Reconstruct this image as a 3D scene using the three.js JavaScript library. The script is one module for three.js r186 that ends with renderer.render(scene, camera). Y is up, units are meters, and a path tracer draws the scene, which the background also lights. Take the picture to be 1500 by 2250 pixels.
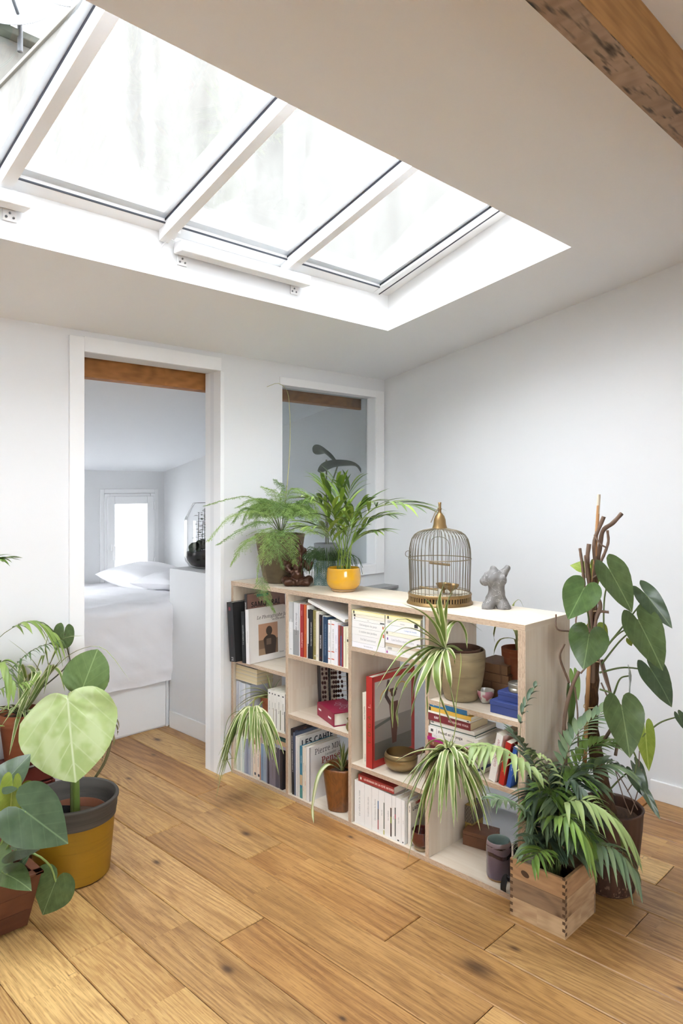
import * as THREE from 'three';
import { RoundedBoxGeometry } from 'three/addons/geometries/RoundedBoxGeometry.js';
import { mergeGeometries, mergeVertices, toCreasedNormals } from 'three/addons/utils/BufferGeometryUtils.js';
import { MarchingCubes } from 'three/addons/objects/MarchingCubes.js';

// ---------------------------------------------------------------- camera, sky, exposure
const scene = new THREE.Scene();
const camera = new THREE.PerspectiveCamera(71.19, 1500 / 2250, 0.05, 100);
camera.position.set(0, 1.5, 0);
camera.lookAt(-0.7011, 1.5, -0.7130);
camera.setViewOffset(1500, 2250, 0, 53, 1500, 2250);      // shifted lens: level camera, verticals stay upright
const renderer = new THREE.WebGLRenderer({ antialias: true });
renderer.toneMapping = THREE.LinearToneMapping;
renderer.toneMappingExposure = 1.34;
renderer.shadowMap.enabled = true;
scene.background = new THREE.Color(0.91, 0.96, 1.02);     // even overcast sky
scene.backgroundIntensity = 12;

// ---------------------------------------------------------------- helpers
function rng(seed) { let a = seed >>> 0; return () => { a |= 0; a = a + 0x6D2B79F5 | 0; let t = Math.imul(a ^ a >>> 15, 1 | a); t = t + Math.imul(t ^ t >>> 7, 61 | t) ^ t; return ((t ^ t >>> 14) >>> 0) / 4294967296; }; }
const V = (a, b, c) => Array.isArray(a) ? new THREE.Vector3(a[0], a[1], a[2]) : new THREE.Vector3(a, b, c);
const clamp = (x, a = 0, b = 1) => Math.min(b, Math.max(a, x)), mix = (a, b, t) => a + (b - a) * t, smooth = (a, b, x) => { const t = clamp((x - a) / (b - a)); return t * t * (3 - 2 * t); };
function hash(x, y, s) { let h = Math.imul(x | 0, 374761393) ^ Math.imul(y | 0, 668265263) ^ Math.imul(s | 0, 2147483647 - 61); h = Math.imul(h ^ h >>> 13, 1274126177); h ^= h >>> 16; return (h >>> 0) / 4294967296; }
function vn(x, y, s = 0, px = 0) {                         // value noise; px: period in x
  const xi = Math.floor(x), yi = Math.floor(y), fx = x - xi, fy = y - yi, u = fx * fx * (3 - 2 * fx), v = fy * fy * (3 - 2 * fy);
  const w = (i) => px ? ((i % px) + px) % px : i;
  const a = hash(w(xi), yi, s), b = hash(w(xi + 1), yi, s), c = hash(w(xi), yi + 1, s), d = hash(w(xi + 1), yi + 1, s);
  return mix(mix(a, b, u), mix(c, d, u), v);
}
const fbm = (x, y, s = 0, n = 4) => { let r = 0, a = 0.5, t = 0; for (let i = 0; i < n; i++) { r += a * vn(x, y, s + i * 17); t += a; x *= 2.03; y *= 2.03; a *= 0.5; } return r / t; };
function tex(w, h, fn, srgb = true) {
  const d = new Uint8Array(w * h * 4);
  for (let y = 0; y < h; y++) for (let x = 0; x < w; x++) { const c = fn(x, y), i = (y * w + x) * 4; d[i] = clamp(c[0], 0, 255); d[i + 1] = clamp(c[1], 0, 255); d[i + 2] = clamp(c[2], 0, 255); d[i + 3] = c[3] === undefined ? 255 : clamp(c[3], 0, 255); }
  const t = new THREE.DataTexture(d, w, h); t.wrapS = t.wrapT = THREE.RepeatWrapping; t.magFilter = THREE.LinearFilter; t.minFilter = THREE.LinearMipmapLinearFilter; t.generateMipmaps = true;
  if (srgb) t.colorSpace = THREE.SRGBColorSpace; t.needsUpdate = true; return t;
}
const mixc = (a, b, t) => [mix(a[0], b[0], t), mix(a[1], b[1], t), mix(a[2], b[2], t)];
const mat = (color, roughness = 0.6, o = {}) => new THREE.MeshStandardMaterial({ color, roughness, side: THREE.DoubleSide, ...o });
const phys = (color, roughness = 0.6, o = {}) => new THREE.MeshPhysicalMaterial({ color, roughness, side: THREE.DoubleSide, ...o });
const taken = {};
function numbered(n) { const k = taken[n] = (taken[n] ?? -1) + 1; return k ? n + '_' + String(k).padStart(3, '0') : n; }
function mesh(name, geo, m, parent) {
  const o = new THREE.Mesh(Array.isArray(geo) ? join(geo) : geo, m); o.name = parent ? name : numbered(name); o.castShadow = o.receiveShadow = true; (parent ?? scene).add(o); return o;
}
function tag(o, label, category, group) { o.userData.label = label; o.userData.category = category; if (group) o.userData.group = group; return o; }
function thing(name, label, category, p = [0, 0, 0], turn = 0, group) { const g = new THREE.Group(); g.name = numbered(name); g.position.set(...p); g.rotation.y = turn; scene.add(g); return tag(g, label, category, group); }
function struct(name, geo, m) { const o = mesh(name, geo, m); o.userData.kind = 'structure'; return o; }
function structGroup(name) { const g = new THREE.Group(); g.name = numbered(name); g.userData.kind = 'structure'; scene.add(g); return g; }
function join(list) {
  const l = list.filter(Boolean).map((g) => { let q = g.index ? g.toNonIndexed() : g; for (const k of Object.keys(q.attributes)) if (!['position', 'normal', 'uv'].includes(k)) q.deleteAttribute(k); if (!q.attributes.uv) q.setAttribute('uv', new THREE.BufferAttribute(new Float32Array(q.attributes.position.count * 2), 2)); if (!q.attributes.normal) q.computeVertexNormals(); return q; });
  return l.length === 1 ? l[0] : mergeGeometries(l);
}
const M4 = new THREE.Matrix4();
const at = (g, x, y, z) => g.translate(x, y, z);
function boxUV(g) {                                        // uv in metres, by the dominant axis of the normal
  if (g.index) g = g.toNonIndexed(); const p = g.attributes.position, n = g.attributes.normal, uv = new Float32Array(p.count * 2);
  for (let i = 0; i < p.count; i++) { const ax = Math.abs(n.getX(i)), ay = Math.abs(n.getY(i)), az = Math.abs(n.getZ(i)); let a, b; if (ay >= ax && ay >= az) { a = p.getX(i); b = p.getZ(i); } else if (ax >= az) { a = p.getZ(i); b = p.getY(i); } else { a = p.getX(i); b = p.getY(i); } uv[2 * i] = a; uv[2 * i + 1] = b; }
  g.setAttribute('uv', new THREE.BufferAttribute(uv, 2)); return g;
}
// box between two corners, uv in metres
const bx = (x0, y0, z0, x1, y1, z1) => boxUV(new THREE.BoxGeometry(Math.abs(x1 - x0), Math.abs(y1 - y0), Math.abs(z1 - z0)).translate((x0 + x1) / 2, (y0 + y1) / 2, (z0 + z1) / 2));
const rbx = (x0, y0, z0, x1, y1, z1, r = 0.003, s = 1) => boxUV(new RoundedBoxGeometry(Math.abs(x1 - x0), Math.abs(y1 - y0), Math.abs(z1 - z0), s, Math.min(r, Math.abs(x1 - x0) / 2.1, Math.abs(y1 - y0) / 2.1, Math.abs(z1 - z0) / 2.1)).translate((x0 + x1) / 2, (y0 + y1) / 2, (z0 + z1) / 2));
function prism(pts, z0, z1, axis = 'z', bevel = 0) {       // polygon in (a, b) pushed along an axis: 'z': (x, y); 'x': (z, y); 'y': (x, z)
  const s = new THREE.Shape(pts.map((p) => new THREE.Vector2(...p)));
  let g = new THREE.ExtrudeGeometry(s, { depth: z1 - z0, bevelEnabled: false }); g.translate(0, 0, z0);
  if (axis === 'x') g.applyMatrix4(M4.set(0, 0, 1, 0, 0, 1, 0, 0, 1, 0, 0, 0, 0, 0, 0, 1)); else if (axis === 'y') g.applyMatrix4(M4.set(1, 0, 0, 0, 0, 0, 1, 0, 0, 1, 0, 0, 0, 0, 0, 1));
  if (axis !== 'z') { const ix = g.attributes.position; for (let i = 0; i < ix.count; i += 3) { for (const a of [g.attributes.position, g.attributes.normal, g.attributes.uv]) { const n = a.itemSize; for (let k = 0; k < n; k++) { const t = a.array[(i + 1) * n + k]; a.array[(i + 1) * n + k] = a.array[(i + 2) * n + k]; a.array[(i + 2) * n + k] = t; } } } g.computeVertexNormals(); }
  return boxUV(g);
}
function prismHoled(pts, holes, z0, z1, axis) {
  const s = new THREE.Shape(pts.map((p) => new THREE.Vector2(...p))); for (const h of holes) s.holes.push(new THREE.Path(h.map((p) => new THREE.Vector2(...p))));
  let g = new THREE.ExtrudeGeometry(s, { depth: z1 - z0, bevelEnabled: false }); g.translate(0, 0, z0);
  if (axis === 'x') g.applyMatrix4(new THREE.Matrix4().set(0, 0, 1, 0, 0, 1, 0, 0, 1, 0, 0, 0, 0, 0, 0, 1)); g.computeVertexNormals(); return boxUV(g);
}
const lathe = (prof, seg = 40) => new THREE.LatheGeometry(prof.map((p) => new THREE.Vector2(...p)), seg);
// tube along points with a radius per parameter
function tube(pts, r, seg = 12, rad = 6, closed = false) {
  const P = pts.map((p) => p.isVector3 ? p : V(p)), c = P.length === 2 ? new THREE.LineCurve3(P[0], P[1]) : new THREE.CatmullRomCurve3(P, closed), n = P.length === 2 ? Math.min(seg, 2) : seg;
  const f = typeof r === 'function' ? r : () => r, fr = c.computeFrenetFrames(n, closed), pos = [], uv = [], idx = [], q = new THREE.Vector3(), len = c.getLength();
  for (let i = 0; i <= n; i++) { c.getPointAt(i / n, q); const R = f(i / n); for (let j = 0; j <= rad; j++) { const a = j / rad * Math.PI * 2, s = Math.sin(a) * R, k = Math.cos(a) * R, N = fr.normals[i], B = fr.binormals[i]; pos.push(q.x + N.x * k + B.x * s, q.y + N.y * k + B.y * s, q.z + N.z * k + B.z * s); uv.push(j / rad, i / n * len); } }
  for (let i = 0; i < n; i++) for (let j = 0; j < rad; j++) { const a = i * (rad + 1) + j, b = a + rad + 1; idx.push(a, a + 1, b, b, a + 1, b + 1); }
  if (!closed) for (const [i, fl] of [[0, 0], [n, 1]]) { c.getPointAt(i / n, q); const k = pos.length / 3; pos.push(q.x, q.y, q.z); uv.push(0.5, i / n * len); for (let j = 0; j < rad; j++) { const a = i * (rad + 1) + j; fl ? idx.push(a, a + 1, k) : idx.push(a + 1, a, k); } }
  const g = new THREE.BufferGeometry(); g.setAttribute('position', new THREE.Float32BufferAttribute(pos, 3)); g.setAttribute('uv', new THREE.Float32BufferAttribute(uv, 2)); g.setIndex(idx); g.computeVertexNormals(); return g;
}
// ribbon leaf: spine points, half width along it, cup (edge lift), droop of edges and waves; uv: u across 0..1, v along 0..1
function blade(pts, halfW, o = {}) {
  const { seg = 10, across = 2, up = [0, 1, 0], cup = 0.15, wave = 0, waves = 3, twist = 0, seed = 1 } = o;
  const P = pts.map((p) => p.isVector3 ? p : V(p)), c = new THREE.CatmullRomCurve3(P), U = V(up), pos = [], uv = [], idx = [], q = new THREE.Vector3(), t = new THREE.Vector3(), s = new THREE.Vector3(), n = new THREE.Vector3();
  const m = across * 2;
  for (let i = 0; i <= seg; i++) {
    const k = i / seg; c.getPoint(k, q); c.getTangent(k, t); s.crossVectors(t, U); if (s.lengthSq() < 1e-6) s.set(1, 0, 0); s.normalize(); n.crossVectors(s, t).normalize();
    if (twist) { s.applyAxisAngle(t, twist * k); n.applyAxisAngle(t, twist * k); }
    const w = halfW(k);
    for (let j = 0; j <= m; j++) { const e = j / m * 2 - 1, a = Math.abs(e), l = w * (cup * a * a) + wave * w * a * a * Math.sin(k * waves * 6.283 + (e > 0 ? seed : seed * 2.3)); pos.push(q.x + s.x * e * w + n.x * l, q.y + s.y * e * w + n.y * l, q.z + s.z * e * w + n.z * l); uv.push(j / m, k); }
  }
  for (let i = 0; i < seg; i++) for (let j = 0; j < m; j++) { const a = i * (m + 1) + j, b = a + m + 1; idx.push(a, b, a + 1, a + 1, b, b + 1); }
  const g = new THREE.BufferGeometry(); g.setAttribute('position', new THREE.Float32BufferAttribute(pos, 3)); g.setAttribute('uv', new THREE.Float32BufferAttribute(uv, 2)); g.setIndex(idx); g.computeVertexNormals(); return g;
}
// from point p in direction d: arching leaf spine that bends down by sag over its length
function arch(p, d, len, sag, n = 5) { const D = V(d).normalize(), P = V(p), out = []; for (let i = 0; i <= n; i++) { const k = i / n; out.push(new THREE.Vector3(P.x + D.x * len * k, P.y + D.y * len * k - sag * len * k * k, P.z + D.z * len * k)); } return out; }
const R_ = Math.PI / 180;

// ---------------------------------------------------------------- materials
function oakTex(seed, knots, light, dark, W = 1024, H = 128, freq = 15) {
  return tex(W, H, (x, y) => {
    const u = x / W * 2, v = y / H * 0.19;                 // metres
    let bend = 0, kd = 0, kr = 0;
    for (const [ku, kv, kr0, kdark] of knots) { const du = (u - ku) / (kr0 * 3.2), dv = (v - kv) / kr0, d2 = du * du + dv * dv; bend += Math.sign(v - kv || 1) * kr0 * 1.1 * Math.exp(-d2 * 0.35); const dd = Math.hypot((u - ku) / 1.9, v - kv) / kr0; const w = Math.exp(-dd * dd * 1.6) * kdark; if (w > kd) { kd = w; } kr = Math.max(kr, Math.exp(-d2 * 0.5) * kdark * 0.35); }
    const w1 = fbm(u * 1.1, v * 9, seed, 3) - 0.5, w2 = fbm(u * 3, v * 30, seed + 5, 3) - 0.5;
    const f = (v - bend) * 10 + w1 * 3.2 + w2 * 0.35, ring = Math.pow(0.5 + 0.5 * Math.sin(f * freq), 1.6);
    const pores = fbm(u * 26, v * 900, seed + 9, 2), fine = fbm(u * 8, v * 420, seed + 11, 2), big = fbm(u * 0.9, v * 5, seed + 21, 3), blot = fbm(u * 6, v * 16, seed + 31, 3);
    let t = ring * 0.38 + (fine - 0.5) * 0.75 + smooth(0.62, 0.8, pores) * 0.45 + (big - 0.5) * 0.75 + (blot - 0.5) * 0.35 + 0.22 + kr * 0.6;
    let c = mixc(light, dark, clamp(t)); c = mixc(c, [58, 40, 28], clamp(kd)); 
    const spot = vn(u * 60, v * 90, seed + 77); if (spot > 0.985) c = mixc(c, [70, 52, 38], (spot - 0.985) * 50);
    return c;
  });
}
const LIGHT = [215, 175, 116], DARK = [147, 107, 62];
const oakMaps = [
  oakTex(11, [[0.35, 0.07, 0.014, 0.75], [1.45, 0.13, 0.010, 0.7]], LIGHT, DARK),
  oakTex(23, [[0.8, 0.10, 0.018, 0.85]], [222, 188, 126], [165, 124, 75], 1024, 128, 24),
  oakTex(37, [[1.2, 0.05, 0.012, 0.6], [0.3, 0.15, 0.009, 0.8]], [205, 162, 103], [143, 101, 58], 1024, 128, 9),
  oakTex(41, [[0.6, 0.12, 0.012, 0.7], [1.7, 0.06, 0.016, 0.8]], [210, 173, 116], [145, 108, 66], 1024, 128, 19),
  oakTex(59, [[1.0, 0.09, 0.034, 0.7]], [201, 160, 103], [139, 101, 58], 1024, 128, 13),
  oakTex(67, [], [225, 188, 124], [162, 122, 72], 1024, 128, 27)];
const oakMats = []; for (let i = 0; i < 18; i++) oakMats.push(mat(['#ffffff', '#efe8e0', '#e8e0d8'][i % 3], 0.42, { map: oakMaps[Math.floor(i / 3)], bumpMap: oakMaps[Math.floor(i / 3)], bumpScale: 0.0006 }));
const paintBump = tex(256, 256, (x, y) => { const v = 128 + (fbm(x / 3, y / 3, 3, 3) - 0.5) * 120; return [v, v, v]; }, false); paintBump.repeat.set(6, 6);
const wallM = mat(new THREE.Color().setRGB(0.78, 0.784, 0.788), 0.85, { bumpMap: paintBump, bumpScale: 0.0002 });
const ceilM = mat(new THREE.Color().setRGB(0.88, 0.895, 0.91), 0.9);
const trimM = mat(new THREE.Color().setRGB(0.87, 0.87, 0.865), 0.45);
const frameM = mat(new THREE.Color().setRGB(0.88, 0.88, 0.88), 0.35);
const beadM = mat('#d3d9de', 0.4), gasketM = mat('#3a3e4a', 0.5);
const paneM = phys('#ffffff', 0.0, { transmission: 1, thickness: 0, ior: 1.5 });
function beamTex(seed, a, b, grit) { return tex(1024, 128, (x, y) => { const u = x / 512, v = y / 512; const w = fbm(u * 1.4, v * 10, seed, 3), f = (v * 9 + w * 3); const ring = 0.5 + 0.5 * Math.sin(f * 17), fine = fbm(u * 9, v * 260, seed + 3, 2), g = fbm(u * 40, v * 60, seed + 8, 3); let c = mixc(a, b, clamp(ring * 0.28 + (fine - 0.5) * 0.7 + (w - 0.35) * 0.7)); const k = Math.hypot((u - 0.9) / 2, v - 0.1); c = mixc(c, [70, 46, 28], Math.exp(-k * k * 6000) * 0.8); if (grit && g > 0.6) c = mixc(c, [70, 60, 50], (g - 0.6) * 4); return c; }); }
const beamMapA = beamTex(5, [196, 148, 92], [142, 98, 56]), beamMapB = beamTex(9, [172, 146, 122], [128, 104, 82], true), beamMapC = beamTex(15, [188, 128, 72], [128, 82, 42]);
const beamM = mat('#ffffff', 0.7, { map: beamMapA, bumpMap: beamMapA, bumpScale: 0.001 }), beamUnderM = mat('#ffffff', 0.85, { map: beamMapB, bumpMap: beamMapB, bumpScale: 0.002 }), lintelM = mat('#ffffff', 0.7, { map: beamMapC });

// ---------------------------------------------------------------- room shell
const XB = -3.07, ZR = -3.52, TW = 0.12;                  // face of the door wall, face of the long wall, wall thickness
const ceilY = (x) => 2.203 + 0.1926 * (x - XB);
const glassY = (x) => 2.505 + 0.33 * (x + 2.452);
const OX0 = -2.452, OX1 = -1.43, OZ0 = -2.84, OZ1 = 0.55; // skylight opening
const X9 = 2.3, Z9 = 2.6;                                 // far ends of the room behind the camera
const BX = -5.92, BZ = -3.64, BZ1 = 0.3;                 // bedroom: far wall, right wall, left wall

// door wall (x = XB): doorway and inner window cut through
const wallBack = struct('wall_back', prismHoled([[ZR - 0.15, -2.6], [Z9, -2.6], [Z9, ceilY(XB) + 0.02], [ZR - 0.15, ceilY(XB) + 0.02]],
  [[[-2.218, -0.05], [-1.473, -0.05], [-1.473, 2.109], [-2.218, 2.109]], [[-3.427, 1.011], [-2.646, 1.011], [-2.646, 2.08], [-3.427, 2.08]]], XB - TW, XB, 'x'), wallM);
// long wall on the right (z = ZR), goes down into the stairwell
struct('wall_right', prism([[XB - 0.02, -2.6], [X9, -2.6], [X9, ceilY(X9)], [XB - 0.02, ceilY(XB - 0.02)]], ZR - 0.12, ZR), wallM);
struct('wall_behind', prismHoled([[ZR, -0.05], [Z9, -0.05], [Z9, ceilY(X9)], [ZR, ceilY(X9)]], [[[-0.3, 0.9], [1.8, 0.9], [1.8, 2.4], [-0.3, 2.4]]], X9, X9 + 0.12, 'x'), wallM);   // unseen window opening behind the camera, added for fill daylight
const w8 = structGroup('window_8'); mesh('pane', bx(X9 + 0.05, 0.9, -0.3, X9 + 0.056, 2.4, 1.8), paneM, w8); mesh('frame', [rbx(X9 + 0.02, 0.9, -0.3, X9 + 0.08, 0.96, 1.8), rbx(X9 + 0.02, 2.34, -0.3, X9 + 0.08, 2.4, 1.8), ...[-0.3, 0.72, 1.74].map((z) => rbx(X9 + 0.02, 0.96, z, X9 + 0.08, 2.34, z + 0.06))], frameM, w8);
struct('wall_left', prism([[XB - TW, -0.05], [X9, -0.05], [X9, ceilY(X9)], [XB - TW, ceilY(XB - TW)]], Z9, Z9 + 0.12), wallM);
// sloping ceiling with the skylight opening
const cy = (x0, x1) => [[x0, ceilY(x0)], [x1, ceilY(x1)], [x1, ceilY(x1) + 0.12], [x0, ceilY(x0) + 0.12]];
struct('ceiling', [prism(cy(XB - 0.005, OX0), ZR - 0.1, Z9 + 0.1), prism(cy(OX1, X9 + 0.1), ZR - 0.1, Z9 + 0.1), prism(cy(OX0, OX1), ZR - 0.1, OZ0), prism(cy(OX0, OX1), OZ1, Z9 + 0.1)], ceilM);
// shaft walls between ceiling and glazing
const sh = (x) => [x, glassY(x) + 0.03], CT = 0.118, se = 0.001;
struct('wall_shaft', [bx(OX0 - 0.06, ceilY(OX0) + CT - 0.01, OZ0 - 0.06, OX0 - se, glassY(OX0) + 0.02, OZ1 + 0.06), bx(OX1 + se, ceilY(OX1) + CT, OZ0 - 0.06, OX1 + 0.06, glassY(OX1) + 0.02, OZ1 + 0.06),
  prism([[OX0 - se, ceilY(OX0) + CT], [OX1 + se, ceilY(OX1) + CT], sh(OX1 + se), sh(OX0 - se)], OZ0 - 0.06, OZ0 - se), prism([[OX0 - se, ceilY(OX0) + CT], [OX1 + se, ceilY(OX1) + CT], sh(OX1 + se), sh(OX0 - se)], OZ1 + se, OZ1 + 0.06)], trimM);
// skylight: five panes between mullions
const ZB = [-2.715, -2.095, -1.478, -0.868, -0.258, 0.36];
const gslab = (x0, x1, z0, z1, a, b) => prism([[x0, glassY(x0) + a], [x1, glassY(x1) + a], [x1, glassY(x1) + b], [x0, glassY(x0) + b]], z0, z1);
for (let i = 0; i < 5; i++) {
  const w = structGroup('window_' + (i + 1)), z0 = ZB[i], z1 = ZB[i + 1] - 0.04;
  mesh('pane', gslab(OX0 + 0.03, OX1, z0, z1, 0.018, 0.024), paneM, w);
  mesh('sash', [gslab(OX0, OX0 + 0.055, z0 - 0.04, z1 + 0.04, -0.01, 0.03), gslab(OX1 - 0.06, OX1, z0, z1, -0.01, 0.03)], frameM, w);
  mesh('glazing_bead', [gslab(OX0 + 0.055, OX0 + 0.085, z0, z1, 0.006, 0.017), gslab(OX0 + 0.055, OX1, z0, z0 + 0.024, 0.006, 0.017)], beadM, w);
  mesh('gasket', [gslab(OX0 + 0.051, OX0 + 0.0555, z0, z1, -0.011, -0.006), gslab(OX0 + 0.05, OX1, z0 - 0.0005, z0 + 0.0025, -0.002, 0.006)], gasketM, w);
  mesh('mullion', gslab(OX0 + 0.01, OX1, z0 - 0.04, z0, i ? -0.052 : -0.012, 0.03), frameM, w);
  if (i === 0) mesh('edge_gasket', gslab(OX0 + 0.01, OX1, z0 - 0.047, z0 - 0.041, -0.014, -0.008), gasketM, w);
  if (i === 1 || i === 3) { mesh('hinge_block', [gslab(OX0 + 0.0, OX0 + 0.05, z1 - 0.03, z1, -0.03, 0.0)], frameM, w); mesh('latch', rbx(OX0, glassY(OX0) - 0.045, -1.86 + (i - 1) * 0.61, OX0 + 0.02, glassY(OX0) - 0.028, -1.81 + (i - 1) * 0.61, 0.004), frameM, w); }
}
struct('trim_1', gslab(OX0, OX1, OZ0, ZB[0] - 0.04, 0.0, 0.03), trimM);
struct('trim_2', gslab(OX0, OX1, ZB[5] - 0.04, OZ1, 0.0, 0.03), trimM);
// mouldings
struct('trim_3', [rbx(XB, 0, -1.473, XB + 0.014, 2.175, -1.405, 0.002), rbx(XB, 2.109, -2.218, XB + 0.014, 2.178, -1.473, 0.002)], trimM);   // door casing
struct('trim_4', [rbx(XB - 0.055, 0, -2.24, XB + 0.006, 2.11, -2.217, 0.002), rbx(XB - TW - 0.012, 0, -2.236, XB - 0.085, 2.11, -2.2175, 0.002)], trimM);   // pocket-door jamb
struct('trim_5', [rbx(XB, 0.95, -3.505, XB + 0.012, 2.125, -3.427, 0.002), rbx(XB, 2.08, -3.427, XB + 0.012, 2.125, -2.62, 0.002), rbx(XB, 0.95, -3.427, XB + 0.012, 1.011, -2.64, 0.002)], trimM);   // window casing
const w6 = structGroup('window_6'); mesh('pane', bx(XB - 0.075, 1.011, -3.427, XB - 0.069, 2.08, -2.646), phys('#e9ecec', 0.0, { transmission: 1, thickness: 0, ior: 1.5 }), w6);
struct('baseboard_right', [rbx(-1.36, 0, ZR, X9, 0.093, ZR + 0.014, 0.003)], trimM);
struct('baseboard_back', [rbx(XB, 0, -1.4, XB + 0.014, 0.093, Z9, 0.003)], trimM);
struct('trim_6', [bx(-3.05, -0.3, ZR, -1.4, -0.26, ZR + 0.03)], trimM);
struct('trim_7', [prism([[XB, 0.862], [XB + 0.12, 0.862], [XB + 0.12, 0.877], [XB, 0.877]], -3.52, -3.31)], mat('#9a9a98', 0.7));
// stairwell floor, sides
struct('wall_stair', [bx(XB, -2.6, -2.66, -1.37, -0.06, -2.62), bx(-1.37, -2.6, ZR, -1.33, -0.06, -2.62), bx(XB, -1.4, ZR, -1.37, -1.35, -2.64)], wallM);
// door: sliding door parked in the wall beside the opening
// ---------------------------------------------------------------- oak floor, every board its own piece
const floor = structGroup('floor');
{
  const rows = []; for (let k = -18; k <= 13; k++) rows.push(-0.82 - 0.1938 * k);
  const ends = { '1': [-2.22], '2': [-3.2, -0.9], '3': [-1.945], '4': [-1.14, -2.75], '5': [-1.56, -2.30], '6': [-1.30, -2.95], '7': [-2.55, -1.80], '8': [-1.0], '0': [-1.6], '9': [-0.7], '10': [-1.05], '11': [-0.6] };
  const R = rng(7); mesh('subfloor', [bx(-4.0, -0.1, ZR, X9, -0.012, Z9)].map(() => join([bx(XB - 1, -0.06, -2.62, X9, -0.012, Z9), bx(-1.37, -0.06, ZR, X9, -0.012, -2.62)])), mat('#2b2118', 0.9), floor);
  let n = 0;
  rows.forEach((zt, i) => {
    const k = i - 18; let z1 = zt, z0 = zt - 0.1938; if (z1 < ZR) return; z0 = Math.max(z0, ZR); if (z0 >= Z9) return; z1 = Math.min(z1, Z9);
    let xs = z0 < -2.62 ? -1.35 : z0 > -1.42 || z1 < -2.5 ? XB : -3.97, e = (ends[k] ?? []).slice(); 
    if (!e.length) { let x = xs + 0.3 + R() * 1.2; while (x < X9 - 0.3) { e.push(x); x += 1.0 + R() * 0.9; } } else { let x = Math.max(...e) + 1.1 + R() * 0.7; while (x < X9 - 0.3) { e.push(x); x += 1.1 + R() * 0.8; } }
    e = e.filter((x) => x > xs + 0.1).sort((a, b) => a - b); const cuts = [xs, ...e, X9]; if (z1 < -2.6 && false) cuts[0] = -1.37;
    for (let j = 0; j < cuts.length - 1; j++) {
      const g = 0.0013, b = 0.0028, x0 = cuts[j] + g, x1 = cuts[j + 1] - g, a0 = z0 + g, a1 = z1 - g, dy = (R() - 0.5) * 0.0012, ou = R() * 2, flip = R() < 0.5 ? -1 : 1;
      const pos = [], uv = [], idx = []; const q = [[x0 + b, dy, a0 + b], [x1 - b, dy, a0 + b], [x1 - b, dy, a1 - b], [x0 + b, dy, a1 - b], [x0, -b + dy, a0], [x1, -b + dy, a0], [x1, -b + dy, a1], [x0, -b + dy, a1], [x0, -0.013, a0], [x1, -0.013, a0], [x1, -0.013, a1], [x0, -0.013, a1]];
      const face = (A) => { const s = pos.length / 3; for (const m of A) { pos.push(...q[m]); uv.push(flip * (q[m][0] - x0) / 2 + ou, (q[m][2] - z0) / 0.19); } idx.push(s, s + 2, s + 1, s, s + 3, s + 2); };
      face([0, 1, 2, 3]); face([4, 5, 1, 0]); face([5, 6, 2, 1]); face([6, 7, 3, 2]); face([7, 4, 0, 3]); face([8, 9, 5, 4]); face([9, 10, 6, 5]); face([10, 11, 7, 6]); face([11, 8, 4, 7]);
      const G = new THREE.BufferGeometry(); G.setAttribute('position', new THREE.Float32BufferAttribute(pos, 3)); G.setAttribute('uv', new THREE.Float32BufferAttribute(uv, 2)); G.setIndex(idx); G.computeVertexNormals();
      mesh('plank', G, oakMats[Math.floor(R() * 18)], floor); n++;
    }
  });
}
struct('trim_8', [rbx(-1.395, -0.04, ZR + 0.015, -1.352, 0.004, -2.62, 0.003)], mat('#d8b58c', 0.5, { map: oakMaps[5] }));   // wooden nosing of the stair opening
// ---------------------------------------------------------------- beams
const beam = thing('ceiling_beam', 'sawn timber beam under the sloping ceiling, upper right corner', 'beam');
{ const y0 = 2.503, x0 = -0.762, x1 = -0.685;
  const s = mesh('beam_face', bx(x0 + 0.004, y0 + 0.003, ZR + 0.01, x1, ceilY(x1) - 0.002, Z9 - 0.01), beamM, beam);
  mesh('beam_underside', bx(x0, y0, ZR + 0.01, x1 - 0.001, y0 + 0.0035, Z9 - 0.01), beamUnderM, beam); 
  for (const g of [s.geometry]) { const u = g.attributes.uv; for (let i = 0; i < u.count; i++) u.setXY(i, u.getX(i) * 0.5, u.getY(i) * 2.0); } }
const lintel = thing('lintel_beam', 'brown timber beam crossing behind the doorway and the inner window', 'beam');
mesh('beam_body', rbx(-3.33, 2.028, -3.56, -3.25, 2.19, -0.6, 0.006), lintelM, lintel);
// ---------------------------------------------------------------- bedroom shell
struct('wall_bedroom', [bx(BX - 0.12, 0, BZ, BX, 1.2, -3.53), bx(BX - 0.12, 0, -3.53, BX, 0.66, -3.03), bx(BX - 0.12, 1.45, -3.53, BX, 2.0, -3.03), bx(BX - 0.12, 1.2, BZ, BX, 2.0, -3.53), bx(BX - 0.12, 0, -3.03, BX, 2.0, -2.55), bx(BX - 0.12, 0, -1.65, BX, 2.0, BZ1), bx(BX - 0.12, 0, -2.55, BX, 0.72, -1.65), bx(BX - 0.12, 1.45, -2.55, BX, 2.0, -1.65),
  bx(BX, -2.6, BZ - 0.12, XB - TW + 0.005, 2.4, BZ)], wallM);
// left bedroom wall; its unseen window is added to brighten the bedroom
struct('wall_bedroom_left', prismHoled([[BX, 0], [XB - TW, 0], [XB - TW, ceilY(XB - TW)], [BX, ceilY(BX)]], [[[-4.8, 0.75], [-3.9, 0.75], [-3.9, 1.6], [-4.8, 1.6]]], BZ1, BZ1 + 0.12, 'z'), wallM);
struct('ceiling_bedroom', prism(cy(BX - 0.12, XB - TW + 0.01), BZ - 0.12, BZ1 + 0.12), ceilM);
struct('floor_bedroom', [bx(BX, -0.1, BZ, -3.97, -0.02, BZ1), bx(-3.98, -0.1, -1.4, XB - TW + 0.01, -0.013, BZ1)], mat('#8a6a48', 0.7));

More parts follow.
